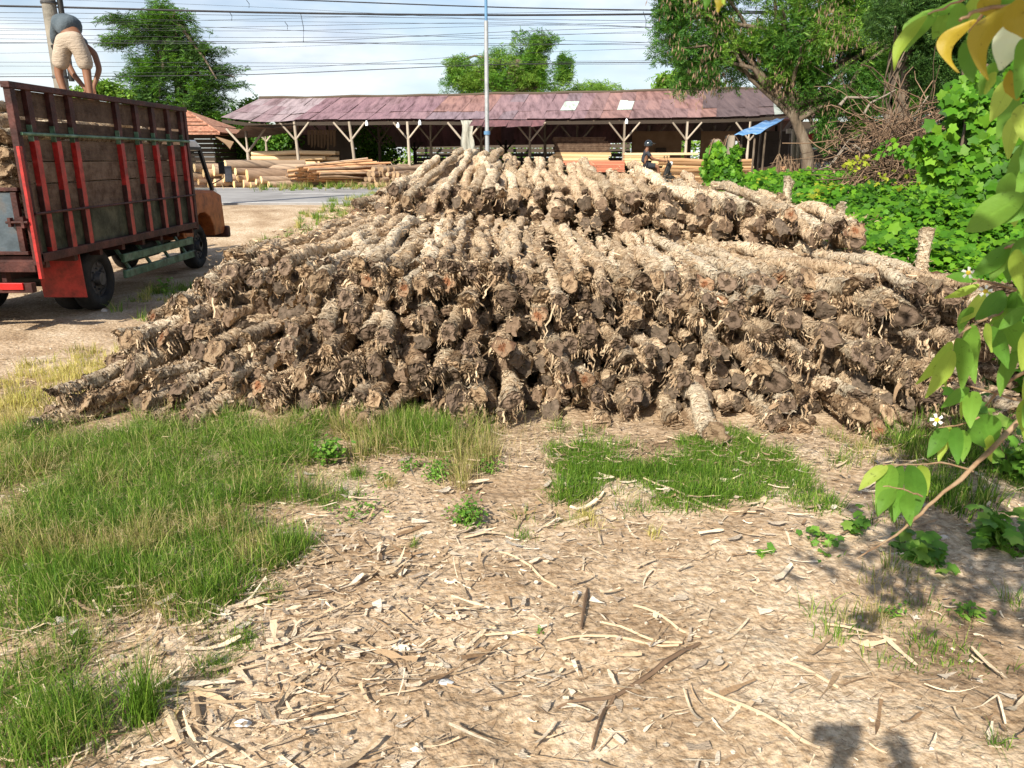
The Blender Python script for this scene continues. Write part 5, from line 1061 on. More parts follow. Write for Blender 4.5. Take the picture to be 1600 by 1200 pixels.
m = MB(); a = D(1302, 214, 25.2); b = D(1302, 250, 25.2); m.box((a[0], 25.2, (a[2]+b[2])/2+.14), (.16, .16, .45), mi=0); m.box((a[0], 25.2, GL+.35), (.155, .155, .8), mi=1); m.box((a[0], 25.2, a[2]+.5), (.12, .12, .9), mi=2); m.build('post', [M['red'], M['whitepaint'], M['darkwood']], h2, off=h2)
m = MB(); a, b = D(1229, 205, 25.3), D(1310, 204, 25.3); m.bar(a, b, .10, .14); m.build('beam', M['pole_wood'], h2, off=h2)
f2 = thing('fence', 'pale picket fence with dry vines beside the leaning tree', 'fence', (*D(1285, 250, 24.6)[:2], GL))
for k in range(12):
    a = D(1270 + k * 3.2, 250, 24.6); m = MB(); m.box((a[0], 24.6, GL + .55 + random.uniform(-.03, .03)), (.045, .03, 1.0)); m.build('picket', M['whitepaint'], f2, off=f2)
m = MB(); a, b = D(1268, 232, 24.63), D(1308, 232, 24.63); m.bar(a, b, .03, .05); m.build('rail', M['whitepaint'], f2, off=f2)
for px, ht in ((1236, 1.9), (1243, 1.6), (1250, 1.8)):
    c = D(px, 262, 22.5); m = MB(); m.tube([(c[0], 22.5, GL-.1), (c[0]+.05, 22.5, GL+ht*.5), (c[0]-.02, 22.5, GL+ht)], .07, 7); tag(m.build('stake', M['pole_wood']), {1236: 'grey stake leftmost beside the leaning tree trunk', 1243: 'shorter pale stake between two others by the leaning tree', 1250: 'pale forked stake closest to the leaning tree trunk'}[px], 'stake')
# ================================================================ poles and wires
M['concrete'] = pmat('concrete_pole', [(.13, .12, .10), (.20, .185, .155), (.27, .245, .20)], scale=4, bump=.4, bscale=30)
pl = thing('utility_pole', 'round concrete utility pole with steel bands behind the bending person', 'pole', (*D(97, 140, 17)[:2], .3))
a = D(97, 140, 17); m = MB(); m.cyl((a[0], 17, .2), (a[0], 17, 7.5), .15, .12, 20); m.build('shaft', M['concrete'], pl, off=pl)
for z in (3.35, 4.75, 4.9): m = MB(); m.cyl((a[0], 17, z), (a[0], 17, z+.045), .152, n=20); m.build('band', M['rim'], pl, off=pl)
m = MB(); m.tube([(a[0]+.2, 17.05, 3.3), (a[0]+.215, 17.05, 7.4)], .055, 10); m.build('cable_pipe', M['black'], pl, off=pl)
M['galv'] = pmat('galvanised_pole', [(.30, .32, .33), (.42, .44, .45)], scale=6, rough=.45, metal=.3); M['blue'] = pmat('blue_paint', [(.08, .18, .32), (.12, .26, .42)], scale=6, rough=.5)
tp = thing('utility_pole', 'thin galvanised pole with blue upper tube rising behind the log heap', 'pole', (*D(761, 235, 19)[:2], .5)); a = D(761, 200, 19)
m = MB(); m.cyl((a[0], 19, .4), (a[0], 19, 4.75), .050, .047, 14); m.build('shaft', M['galv'], tp, off=tp); m = MB(); m.cyl((a[0], 19, 4.7), (a[0], 19, 7.2), .034, .03, 12); m.build('upper_tube', M['blue'], tp, off=tp)
m = MB(); m.cyl((a[0], 19, 2.3), (a[0], 19, 2.38), .075, n=12); m.build('band', M['blue'], tp, off=tp)
M['wire'] = pmat('black_cable', [(.015, .015, .018), (.03, .03, .035)], rough=.6, bump=0)
WR = [((8, 20, 24.5, 20, 15), .042, 'thickest black cable bundle crossing the top of the sky'), ((-12, -3, 13, 18, 20), .026, 'second thick cable sloping down to the right above the main bundle'),
 ((19, 24, 30, 35, 30), .010, 'thin wire just below the main cable bundle'), ((48, 42, 33, 50, 60), .008, 'thin wire arching up behind the thin pole'), ((44, 50, 40, 30, 26), .008, 'thin wire rising to the right across the left tree top'),
 ((53, 60, 55, 48, 45), .008, 'slack thin wire across the worker\'s back height'), ((60, 66, 68, 72, 80), .009, 'nearly level thin wire below the worker\'s shoulders'), ((68, 64, 73, 60, 58), .010, 'medium wire passing the blue joint of the thin pole'),
 ((97, 98, 101, 99, 105), .008, 'faint wire behind the worker\'s knees'), ((103, 105, 96, 94, 96), .007, 'faint wire above the shed at hip height of the worker'), ((120, 118, 98, 97, 102), .016, 'lowest thick wire rising right from above the truck'),
 ((116, 112, 82, 70, 60), .007, 'faint wire fanning up from the left'), ((38, 30, 20, 12, 4), .007, 'faint wire climbing to the top right'), ((27, 33, 38, 46, 40), .007, 'faint wire under the main bundle at the left'),
 ((84, 76, 58, 40, 40), .006, 'hair thin wire crossing the others upward'), ((30, 45, 62, 70, 72), .007, 'hair thin wire crossing the others downward'), ((-4, 10, 33, 52, 58), .006, 'hair thin wire falling steadily to the right'), ((66, 70, 48, 38, 37), .01, 'medium wire swinging up past the centre tree')]
for ys_, r, lab in WR:
    P = []
    for px in range(-400, 2001, 100): y_ = np.interp(px, [0, 400, 800, 1200, 1600], ys_); y_ += .000012 * 0; P.append(D(px, y_, 27.))
    P = np.array(P); P[:, 2] = np.convolve(np.pad(P[:, 2], 2, 'edge'), [.1, .2, .4, .2, .1], 'valid'); m = MB(); m.tube(P, r * .75, 5); tag(m.build('utility_wire', M['wire']), lab, 'wire', 'overhead wires')
for px, y0, y1 in ((385, 0, 12), (470, 22, 66), (358, 18, 32), (1005, 18, 45), (445, 34, 46)):
    a, b = D(px, y0, 26.9), D(px + 4, y1, 26.9); m = MB(); m.tube([a, (a+b)/2 + [.05, 0, 0], b], .009, 4); tag(m.build('wire_end', M['wire']), {385: 'short wire end at the very top left of the thin pole', 470: 'longest loose wire end hanging between tiered tree and thin pole', 358: 'short wire end hanging over the tiered tree', 1005: 'loose wire end hanging just left of the big tree', 445: 'short hooked wire end midway over the shed left part'}[px], 'wire', 'loose hanging wire ends')
a = D(1032, 8, 24); m = MB(); m.tube([a + [0, 0, .35], a + [.02, 0, .1], a + [-.02, 0, -.2], a + [.03, 0, -.35]], [.06, .11, .10, .05], 8); tag(m.build('cable_joint', M['black']), 'black cable joint hanging at the edge of the big tree', 'cable joint')
# ================================================================ trees and shrubs
def leafmat(name, cols, **k): return pmat(name, cols, scale=k.pop('scale', .9), rnd='island', rmix=k.pop('rmix', .55), rv=.22, trans=k.pop('trans', .35), bump=0, rough=.55, **k)
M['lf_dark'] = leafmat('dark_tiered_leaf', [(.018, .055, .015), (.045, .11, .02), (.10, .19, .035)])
M['lf_mid'] = leafmat('mid_green_leaf', [(.028, .10, .012), (.075, .20, .016), (.16, .30, .03)])
M['lf_light'] = leafmat('light_green_leaf', [(.06, .15, .02), (.14, .28, .03), (.26, .38, .06)])
M['lf_feather'] = leafmat('feathery_leaf', [(.018, .075, .014), (.055, .165, .02), (.15, .28, .04)])
M['pods'] = pmat('brown_seed_pod', [(.09, .055, .035), (.19, .12, .075), (.30, .21, .13)], scale=5, rnd='island', rv=.2, bump=0)
M['vine'] = leafmat('vine_leaf', [(.025, .09, .006), (.075, .215, .010), (.18, .35, .018)], trans=.35, scale=1.3, rmix=.6)
M['vine_y'] = leafmat('yellow_vine_leaf', [(.20, .26, .02), (.42, .44, .04)], trans=.4)
def blob_points(ells, n, Y, thr=.40, nf=1.6, yd=.8, s=0, jy=0.):
    P = []; A = np.array([e[2] * e[3] for e in ells], float) ** .9; A /= A.sum(); k = F / Y * .97
    for e, a in zip(ells, A):
        N = int(n * a) * 3 + 8; c = D(e[0], e[1], Y + (e[4] if len(e) > 4 else 0)); d = nrm(rng.normal(size=(N, 3))); r = rng.random(N) ** .38
        rad = np.array([e[2] / k, max(e[2], e[3]) / k * yd, e[3] / k]); q = c + d * r[:, None] * rad * (1 + .25 * (vn(d[:, 0] * 2.5 + e[0], d[:, 1] * 2.5, d[:, 2] * 2.5, s) - .5)[:, None] * 2)
        ok = fbm(q[:, 0] * nf, q[:, 1] * nf, q[:, 2] * nf, 2, 90 + s) > thr; q = q[ok][:int(n * a) + 2]; P.append(q)
    return np.concatenate(P)
def foliage(name, P, size, tmpl, mat, par, up=.8, out=None, sv=.35, spin=None):
    n = len(P); nor = rng.normal(0, .55, (n, 3)) + np.array([0, -.15, up])
    if out is not None: nor = nor + out
    V, f = scatter(*tmpl, frames(nor, spin), P, rng.uniform(1 - sv, 1 + sv, n) * size); return obj(name, mesh(name, inv(V, par), f, mat), par)
def limbs(t, base, tips, r0, name='trunk', mat='stem_wood', k=5, wig=.12):
    m = MB(); base = [np.array(b, float) for b in base]; n = len(base)
    m.tube(base, [r0 * (1 - .55 * i / (n - 1)) for i in range(n)], 10); top = base
    tr = m.build(name, M[mat], t, off=t); m = MB()
    for tip in tips:
        s_ = top[random.randrange(max(1, n // 2), n)]; tip = np.array(tip, float); P = []
        for i in range(k + 1): u = i / k; P.append(s_ + (tip - s_) * u + rng.normal(0, wig * math.sin(u * math.pi) * np.linalg.norm(tip - s_) * .3, 3) + np.array([0, 0, .10 * math.sin(u * math.pi) * np.linalg.norm(tip - s_)]))
        m.tube(P, [r0 * .38 * (1 - .8 * i / k) + .008 for i in range(k + 1)], 6)
    if len(tips): m.build('branch', M[mat], t, off=t)
    return tr
def tree(name, lab, cat, Y, ells, n, size, tmpl, mats, trunk, r0, thr=.4, nf=1.6, group=None, ntips=16, up=.8, yd=.8, s=0):
    b = D(*trunk[0], Y); t = thing(name, lab, cat, (b[0], b[1], min(b[2], .6)), 0, group)
    tp_ = [D(px, py, Y) for px, py in trunk]; tp_[0][2] = .3; P0 = blob_points(ells, n, Y, thr, nf, yd, s)
    tips = P0[rng.integers(0, len(P0), ntips)]; limbs(t, tp_, tips, r0)
    idx = rng.permutation(len(P0)); c = 0; cuts = [int(len(P0) * q) for q in np.cumsum([m_[1] for m_ in mats])]
    sel = vn(P0[:, 0] * .9, P0[:, 1] * .9, P0[:, 2] * .9, 7 + s) + rng.normal(0, .08, len(P0)); order = np.argsort(sel); a = 0
    V_, F_, mi, b0 = [], [], [], 0
    for q, cu in enumerate(cuts):
        sub = P0[order[a:cu]]; a = cu; N_ = len(sub)
        if not N_: continue
        V, f = scatter(*tmpl, frames(rng.normal(0, .55, (N_, 3)) + [0, -.15, up]), sub, rng.uniform(.65, 1.35, N_) * size); V_.append(V); F_.append(f + b0); mi.append(np.full(len(f), q)); b0 += len(V)
    obj('crown', mesh('crown', inv(np.concatenate(V_), t), np.concatenate(F_), [M[m_[0]] for m_ in mats], np.concatenate(mi)), t); return t, P0
# layered tree at the left
tree('tree', 'tall dark tree with flat layered tiers of foliage behind the truck', 'tree', 44., [
 (250, 14, 16, 16), (232, 30, 60, 9), (262, 26, 40, 12), (180, 30, 26, 6), (230, 48, 50, 14), (190, 62, 34, 8), (285, 50, 42, 10), (176, 68, 22, 6), (250, 70, 50, 16), (300, 76, 50, 10), (330, 80, 40, 6), (228, 96, 26, 14),
 (285, 98, 60, 14), (345, 108, 38, 6), (245, 112, 44, 12), (225, 122, 44, 10), (300, 122, 60, 14), (275, 140, 70, 14), (350, 134, 40, 6), (228, 146, 30, 8), (285, 160, 66, 16), (330, 160, 40, 10), (300, 182, 60, 18), (335, 186, 34, 16)],
 15500, .30, T_SPR, [('lf_dark', .55), ('lf_mid', .45)], [(300, 250), (296, 190), (282, 130), (262, 70), (252, 12)], .38, .38, 1.1, ntips=26, up=1.3, yd=.7, s=1)
tree('tree', 'round bushy green tree rising behind the middle of the shed roof', 'tree', 56., [
 (830, 78, 36, 24), (850, 66, 20, 14), (790, 98, 60, 24), (735, 112, 34, 22), (712, 104, 20, 12), (850, 112, 40, 22), (772, 128, 70, 22), (880, 90, 12, 16), (880, 120, 14, 14), (720, 135, 30, 14), (830, 135, 60, 18)],
 11000, .34, T_SPR, [('lf_mid', .55), ('lf_light', .45)], [(790, 250), (790, 150), (800, 100)], .35, .40, .8, ntips=22, s=2)
tree('tree', 'low green tree top just above the shed roof right of the round one', 'tree', 60., [(930, 146, 44, 16), (900, 150, 30, 10), (965, 150, 26, 8)], 2600, .36, T_SPR, [('lf_light', 1.)], [(930, 260), (930, 170)], .2, .35, .8, ntips=5, s=3)
tree('tree', 'light green bush crown peeping over the shed roof under the big tree', 'tree', 50., [(1050, 128, 26, 14), (1085, 134, 40, 12), (1040, 140, 22, 8)], 2600, .28, T_OVAL, [('lf_light', 1.)], [(1070, 260), (1060, 150)], .2, .3, .8, ntips=5, s=4)
tree('tree', 'sunlit green bush between the tiered tree and the shed roof', 'tree', 46., [(385, 185, 30, 22), (360, 215, 26, 26), (400, 165, 22, 12), (420, 220, 34, 26), (395, 245, 40, 22)], 6500, .20, T_OVAL, [('lf_light', .5), ('lf_mid', .5)], [(390, 270), (390, 220)], .15, .32, 1., ntips=8, s=5)
tree('tree', 'small light green treetop seen behind the bending worker\'s legs', 'tree', 40., [(165, 138, 26, 12), (130, 148, 24, 12), (185, 150, 22, 8)], 2000, .20, T_OVAL, [('lf_light', 1.)], [(150, 260), (150, 160)], .15, .3, 1., ntips=4, s=6)
tree('tree', 'dark treetop low over the truck side left of the tiered tree', 'tree', 43., [(205, 154, 34, 8), (230, 165, 30, 12)], 1200, .2, T_OVAL, [('lf_dark', 1.)], [(210, 260), (210, 170)], .12, .3, 1., ntips=3, s=7)
# hedge behind the shed
hd = thing('hedge', 'green hedge seen through the open shed', 'hedge', (*D(700, 250, 47)[:2], .6))
P = []; n = 15000; X = rng.uniform(D(380, 250, 47)[0], D(1110, 250, 47)[0], n); P = np.stack([X, 47 + rng.uniform(-.8, .8, n), .6 + rng.random(n) ** .8 * (3.1 + 1.3 * vn(X * .5, 0, 0, 3))], -1)
P = P[fbm(P[:, 0] * .9, P[:, 2] * .9, 0, 2, 5) > .33]; foliage('foliage', P, .24, T_OVAL, M['lf_light'], hd, .6)
hd = thing('shrub', 'leafy shrub growing inside the shed left of the third post', 'shrub', (*D(570, 250, 41)[:2], .6)); P = blob_points([(575, 225, 34, 28), (600, 240, 26, 22), (560, 250, 24, 20), (530, 235, 16, 26)], 3000, 41, .33, 1.2); foliage('foliage', P, .20, T_OVAL, M['lf_mid'], hd, .6)
hd = thing('shrub', 'green shrub behind the peeled logs left of the shed', 'shrub', (*D(430, 240, 41)[:2], .6)); P = blob_points([(430, 222, 36, 22), (400, 235, 20, 30), (455, 215, 20, 16), (360, 250, 20, 22), (375, 225, 16, 24)], 4200, 41, .33, 1.2); foliage('foliage', P, .20, T_OVAL, M['lf_mid'], hd, .6)
# large feathery tree at the right
BT = 21.
t, P0 = tree('tree', 'large feathery tree with brown seed pods and a leaning trunk at the right', 'tree', BT, [
 (1050, 60, 30, 60), (1060, 20, 40, 40), (1090, 100, 50, 40), (1060, 120, 34, 24), (1120, 40, 70, 60), (1150, 110, 60, 34), (1200, 40, 90, 60), (1205, 92, 70, 38), (1225, 118, 34, 16), (1236, 158, 16, 12), (1290, 50, 90, 70), (1300, 120, 80, 50), (1350, 150, 70, 36),
 (1370, 60, 80, 80), (1315, 165, 40, 22), (1320, 190, 40, 24), (1440, 60, 60, 80), (1430, 130, 60, 50), (1100, -30, 90, 40), (1250, -30, 120, 40), (1400, -20, 100, 40), (1520, 40, 80, 90), (1300, 205, 22, 30)],
 34000, .17, T_SPR, [('lf_feather', .62), ('lf_mid', .26), ('lf_light', .12)], [(1268, 262), (1262, 240), (1254, 215), (1244, 190), (1232, 165), (1228, 120), (1240, 60)], .17, .40, 1.3, ntips=40, up=.6, s=8)
n = 520; C0 = P0[rng.integers(0, len(P0), 90)]; C0 = C0[(C0[:, 0] < D(1320, 0, BT)[0])]; idx = rng.integers(0, len(C0), n * 3); P = C0[idx] + rng.normal(0, .16, (n * 3, 3)) + [0, -.5, 0]
d = frames(rng.normal(0, 1, (len(P), 3)) * [1, 1, .15], np.array([[0, 0, -1.]] * len(P)) + rng.normal(0, .25, (len(P), 3)))
V, f = scatter([(0,0,0),(.5,-.10,.05),(1,0,0),(.5,.10,.05)], [(0,1,2,3)], d, P, rng.uniform(.10, .18, len(P))); obj('seed_pods', mesh('seed_pods', inv(V, t), f, M['pods']), t)
for lab, pts, Y, r in (('slim bare trunk with peeling bark, left one of the close pair at the right', [(1386, 300), (1388, 190), (1396, 120), (1412, 30), (1416, -40)], 16., .12), ('vine-wrapped slim trunk, right one of the close pair at the right', [(1410, 300), (1410, 180), (1416, 110), (1428, 20), (1432, -40)], 16.6, .13)):
    b = D(*pts[0], Y); t = thing('tree', lab, 'tree', (b[0], b[1], .6)); q = [D(px, py, Y) for px, py in pts]; tips = [D(random.uniform(1360, 1520), random.uniform(-60, 60), Y + random.uniform(-1, 1)) for _ in range(3)]; limbs(t, q, tips, r, wig=.05)
    P = blob_points([(1440, 10, 70, 50), (1480, 70, 60, 60), (1500, 120, 60, 40), (1400, 40, 40, 30)], 4200, Y, .42, 1.2, s=11); foliage('crown', P, .16, T_SPR, M['lf_dark'], t, .6)
    m = MB()
    for k in range(5):
        Q = []; ph0 = random.uniform(0, 6)
        for i in range(30): u = i / 29; c = q[0] * (1 - u) + q[3] * u if False else np.array([np.interp(u, [0, .33, .66, 1], [q[j][a_] for j in range(4)]) for a_ in range(3)]); Q.append(c + [math.cos(ph0 + u * (5 + k)) * (r + .02), math.sin(ph0 + u * (5 + k)) * (r + .02), 0])
        m.tube(Q, .016, 5)
    m.build('climbing_stem', M['stem_wood'], t, off=t)
# dark thicket behind at the far right
for px, w_, Y, lab in ((1400, 60, 31, 'dark thicket tree behind the rusty hut roof'), (1500, 80, 24, 'dark dense tree at the right behind the vines'), (1590, 80, 20, 'darkest tree filling the right edge')):
    tree('tree', lab, 'tree', Y, [(px, 60, w_, 80), (px + 10, 150, w_, 60), (px - 20, 100, w_, 50), (px, 230, w_ * .9, 50)], 9000, .22, T_SPR, [('lf_dark', .8), ('lf_mid', .2)], [(px, 300), (px, 100)], .2, .36, 1.2, ntips=10, s=20 + int(px))
# ---------------------------------------------------------------- vine covered bank
M['bank'] = pmat('dark_leafy_soil', [(.025, .04, .012), (.05, .07, .02)], scale=3)
def bankh(X, Y):
    z = np.interp(Y, [5.3, 6.2, 7, 9, 12, 16, 20], [0, .45, .78, 1.0, 1.12, 1.22, 1.1]); w_ = np.clip((X - (2.7 + .16 * (Y - 7))) / .6, 0, 1)
    return z * w_ ** .6 + (fbm(X * .8, Y * .8, 0, 3, 33) - .5) * .55 * w_ + np.clip(X - 6, 0, 8) * .05
bx_ = np.linspace(2.7, 18, 60); by_ = np.linspace(5.3, 20, 60); BX, BY = np.meshgrid(bx_, by_); BZ = bankh(BX, BY) - .10; ed = (BX <= 2.75) | (BY <= 5.31) | (BY >= 19.9); BZ = np.where(ed, -.05, BZ)
ii = (np.arange(59)[:, None] * 60 + np.arange(59)[None]).ravel(); tag(obj('bank', mesh('bank', np.stack([BX, BY, BZ], -1), np.stack([ii, ii+1, ii+61, ii+60], -1), M['bank'], smooth=True)), None, None, None, 'structure')
n = 46000; Y = 5.3 + 14.8 * rng.random(n) ** 1.5; X = 2.75 + (Y * .78 - 1.5) * rng.random(n); X = X + .1 * np.maximum(0, Y - 6)
zb = bankh(X, Y); ok = (X > 2.75 + .16 * (Y - 7)) & ~((X < 3.75) & (Y < 6.6)); X, Y, zb = X[ok], Y[ok], zb[ok]; n = len(X)
P = np.stack([X, Y, zb + rng.uniform(-.06, .12, n) + .10 * vn(X * 3, Y * 3, 0, 12)], -1)
P = P + np.array([0, 0, 1]) * (.30 * (fbm(P[:, 0] * 2.2, P[:, 1] * 1.6, 0, 2, 88) - .5))[:, None]
yel = vn(X * 1.1, Y * 1.1, 0, 55) > .82
V, f = scatter(*T_LOB, frames(rng.normal(0, .38, (n, 3)) + [-.12, -.45, 1]), P, np.clip(rng.lognormal(-2.55, .34, n), .04, .14)); 
tag(obj('vine_ground_cover', mesh('vine_ground_cover', V, f, [M['vine'], M['vine_y']], np.repeat((yel & (rng.random(n) < .5)).astype(int), 12))), 'bright green lobed vine leaves covering the bank right of the logs', 'vines', None, 'stuff')
# climbing vines at the right
cv = thing('climbing_vine', 'wall of big lobed vine leaves climbing at the right edge', 'vine', (*D(1530, 300, 9)[:2], .5))
P = blob_points([(1500, 172, 30, 40, .2), (1478, 225, 34, 40), (1530, 200, 40, 60, .4), (1500, 262, 40, 40), (1560, 240, 44, 70, .2), (1590, 190, 40, 80, .5), (1545, 300, 56, 40), (1590, 330, 50, 60, -.3), (1610, 260, 50, 80), (1560, 380, 50, 40, -.5), (1480, 300, 30, 24)], 3600, 9., .50, 2.8, .7, s=41)
foliage('foliage', P, .125, T_LOB, M['vine'], cv, .55, np.array([-.35, -.9, 0]))
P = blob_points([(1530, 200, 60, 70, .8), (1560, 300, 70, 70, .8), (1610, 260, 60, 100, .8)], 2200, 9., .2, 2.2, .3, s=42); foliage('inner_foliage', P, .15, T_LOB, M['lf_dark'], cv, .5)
m = MB()
for k in range(9): a = D(random.uniform(1470, 1600), 400, 9.3); Q = [a + [math.sin(i * .9 + k) * .12, random.uniform(-.1, .1), -0.8 + i * .42] for i in range(8)]; m.tube(Q, .018, 5)
m.build('stem', M['stem_wood'], cv, off=cv)
st = thing('climbing_vine', 'leafy vines hanging beside the dead tangle left of the vine wall', 'vine', (*D(1440, 260, 11)[:2], .6)); P = blob_points([(1400, 235, 40, 20), (1450, 262, 50, 24), (1368, 205, 10, 30), (1420, 280, 70, 14), (1345, 255, 24, 12)], 300, 11, .5, 4., s=43); foliage('foliage', P[:len(P)//2], .08, T_LOB, M['vine'], st, .6, np.array([-.3, -.6, 0])); foliage('yellow_foliage', P[len(P)*3//4:], .065, T_LOB, M['vine_y'], st, .6, np.array([-.3, -.6, 0]))
# vine covered stump
vs = thing('vine_covered_stump', 'cone of bright vines over two cut stumps beside the road', 'stump', (*D(1128, 292, 17)[:2], .5))
for (px, y0, y1) in ((1118, 218, 300), (1141, 212, 300)):
    a = D(px, y0, 17); m = MB(); m.tube([(a[0], 17, .3), (a[0] + .03, 17, (a[2] + .3) / 2), (a[0], 17, a[2])], [.14, .12, .10], 9); m.build('trunk', M['pole_wood'], vs, off=vs)
    m = MB()
    for k in range(4): Q = [a + [math.cos(k*2) * .05 * i, math.sin(k*2) * .05 * i, .03 * i - .018 * i * i] for i in range(6)]; m.tube(Q, .012, 4)
    m.build('dead_vine', M['twig'], vs, off=vs)
n = 2600; u = rng.random(n) ** .8; a_ = rng.uniform(0, 6.283, n); c = D(1127, 290, 17); rr = (.58 - .34 * u) * (.8 + .4 * vn(np.cos(a_) * 2, u * 6, np.sin(a_) * 2, 4)) * np.where(u > .8, 1 - (u - .8) * 1.5, 1)
P = np.stack([c[0] + np.cos(a_) * rr + .10 * (u > .85) * np.sign(np.cos(a_)), 17 + np.sin(a_) * rr, .45 + u * 1.58], -1); foliage('foliage', P, .10, T_LOB, M['vine'], vs, .5, np.stack([np.cos(a_), np.sin(a_), 0 * a_], -1) * .9)
# dead tangle
dt = thing('dead_vine_tangle', 'brown tangle of dead vines and bare branches below the pair of trunks', 'dead vines', (*D(1400, 250, 14.5)[:2], .6)); m = MB()
for k in range(520):
    px = random.gauss(1400, 34); py = random.uniform(185, 292); px = px + (py - 230) * random.uniform(-.7, .1); Y = random.uniform(13.2, 15); a = D(px, py, Y); d0 = rng.normal(0, .16, 3); Q = [a]; g_ = rng.normal(0, .045, 3)
    for i in range(6): d0 = d0 + rng.normal(0, .06, 3); Q.append(Q[-1] + d0 * .45 + g_ * i * .4 + [0, 0, -.02 * i * random.random()])
    m.tube(Q, random.choice([.005, .007, .010]), 4)
m.build('stems', M['twig'], dt, off=dt); m = MB()
for px0, py0, px1, py1, r in ((1300, 255, 1375, 215, .03), (1320, 232, 1385, 232, .03), (1380, 300, 1330, 225, .028), (1312, 165, 1372, 150, .05), (1350, 178, 1400, 140, .04), (1270, 268, 1352, 208, .02), (1335, 226, 1372, 246, .03), (1450, 150, 1400, 190, .02)):
    a, b = D(px0, py0, 14), D(px1, py1, 14); m.tube([a, a*.7+b*.3 + rng.normal(0, .09, 3), a*.35+b*.65 + rng.normal(0, .09, 3), b], [r*.65, r*.5, r*.4, r*.2], 6)
m.build('branches', M['pole_wood'], dt, off=dt)
n = 2600; P = np.stack([rng.normal(D(1405, 240, 14)[0], .45, n), rng.uniform(13.4, 14.8, n), rng.uniform(.9, 2.2, n)], -1); V, f = scatter(*T_DIA, frames(rng.normal(size=(n, 3))), P, rng.uniform(.03, .09, n)); obj('dry_leaves', mesh('dry_leaves', inv(V, dt), f, M['pods']), dt)
dr = thing('dead_vine_tangle', 'dry drooping grass bundle on the pickets behind the leaning tree', 'dead vines', (*D(1250, 250, 22)[:2], .6)); n = 900; cx = D(1250, 250, 22)[0]; Q = np.stack([rng.uniform(cx - .7, cx + 1.2, n), rng.uniform(21.6, 22.2, n), rng.uniform(.7, 1.9, n)], -1)
d = nrm(rng.normal(0, .3, (n, 3)) + [0, 0, -1]); tt = np.linspace(0, 1, 4)[None, :, None]; V, f = ribbons(Q[:, None] + d[:, None] * tt * .35, nrm(np.cross(d, rng.normal(size=(n, 3))))[:, None] * .012 * (1 - .8 * tt)); obj('stems', mesh('stems', inv(V, dr), f, M['pods']), dr)
# peeled stakes that hold the stack
for px, py0, px1, py1, Y, r, lab in ((1229, 322, 1232, 281, 9.2, .055, 'slim peeled stake standing farthest back behind the log heap'), (1309, 374, 1314, 322, 7.6, .055, 'peeled stake with broken top behind the right logs'), (1436, 430, 1448, 361, 6.5, .062, 'leaning shaggy stake nearest to the leafy branch'), (1210, 325, 1222, 306, 9.0, .05, 'short stub beside the farthest stake')):
    a, b = D(px, py0, Y), D(px1, py1, Y); a = a + (a - b) * (2.2 if r > .052 else .5); v = log_variant(float(np.linalg.norm(b - a)), r * .78, int(px), nfl=160); d = Vector(a - b); q = d.to_track_quat('Y', 'Z')
    o = obj('stake', mesh('stake', v[0], v[1], M['bark'], smooth=True)); o.location = tuple(b); o.data.materials.clear(); o.data.materials.append(M['bark_top']); o.rotation_mode = 'QUATERNION'; o.rotation_quaternion = q; obj('cut_end', mesh('cut_end', v[2], v[3], M['cut_tan']), o); tag(o, lab, 'stake')
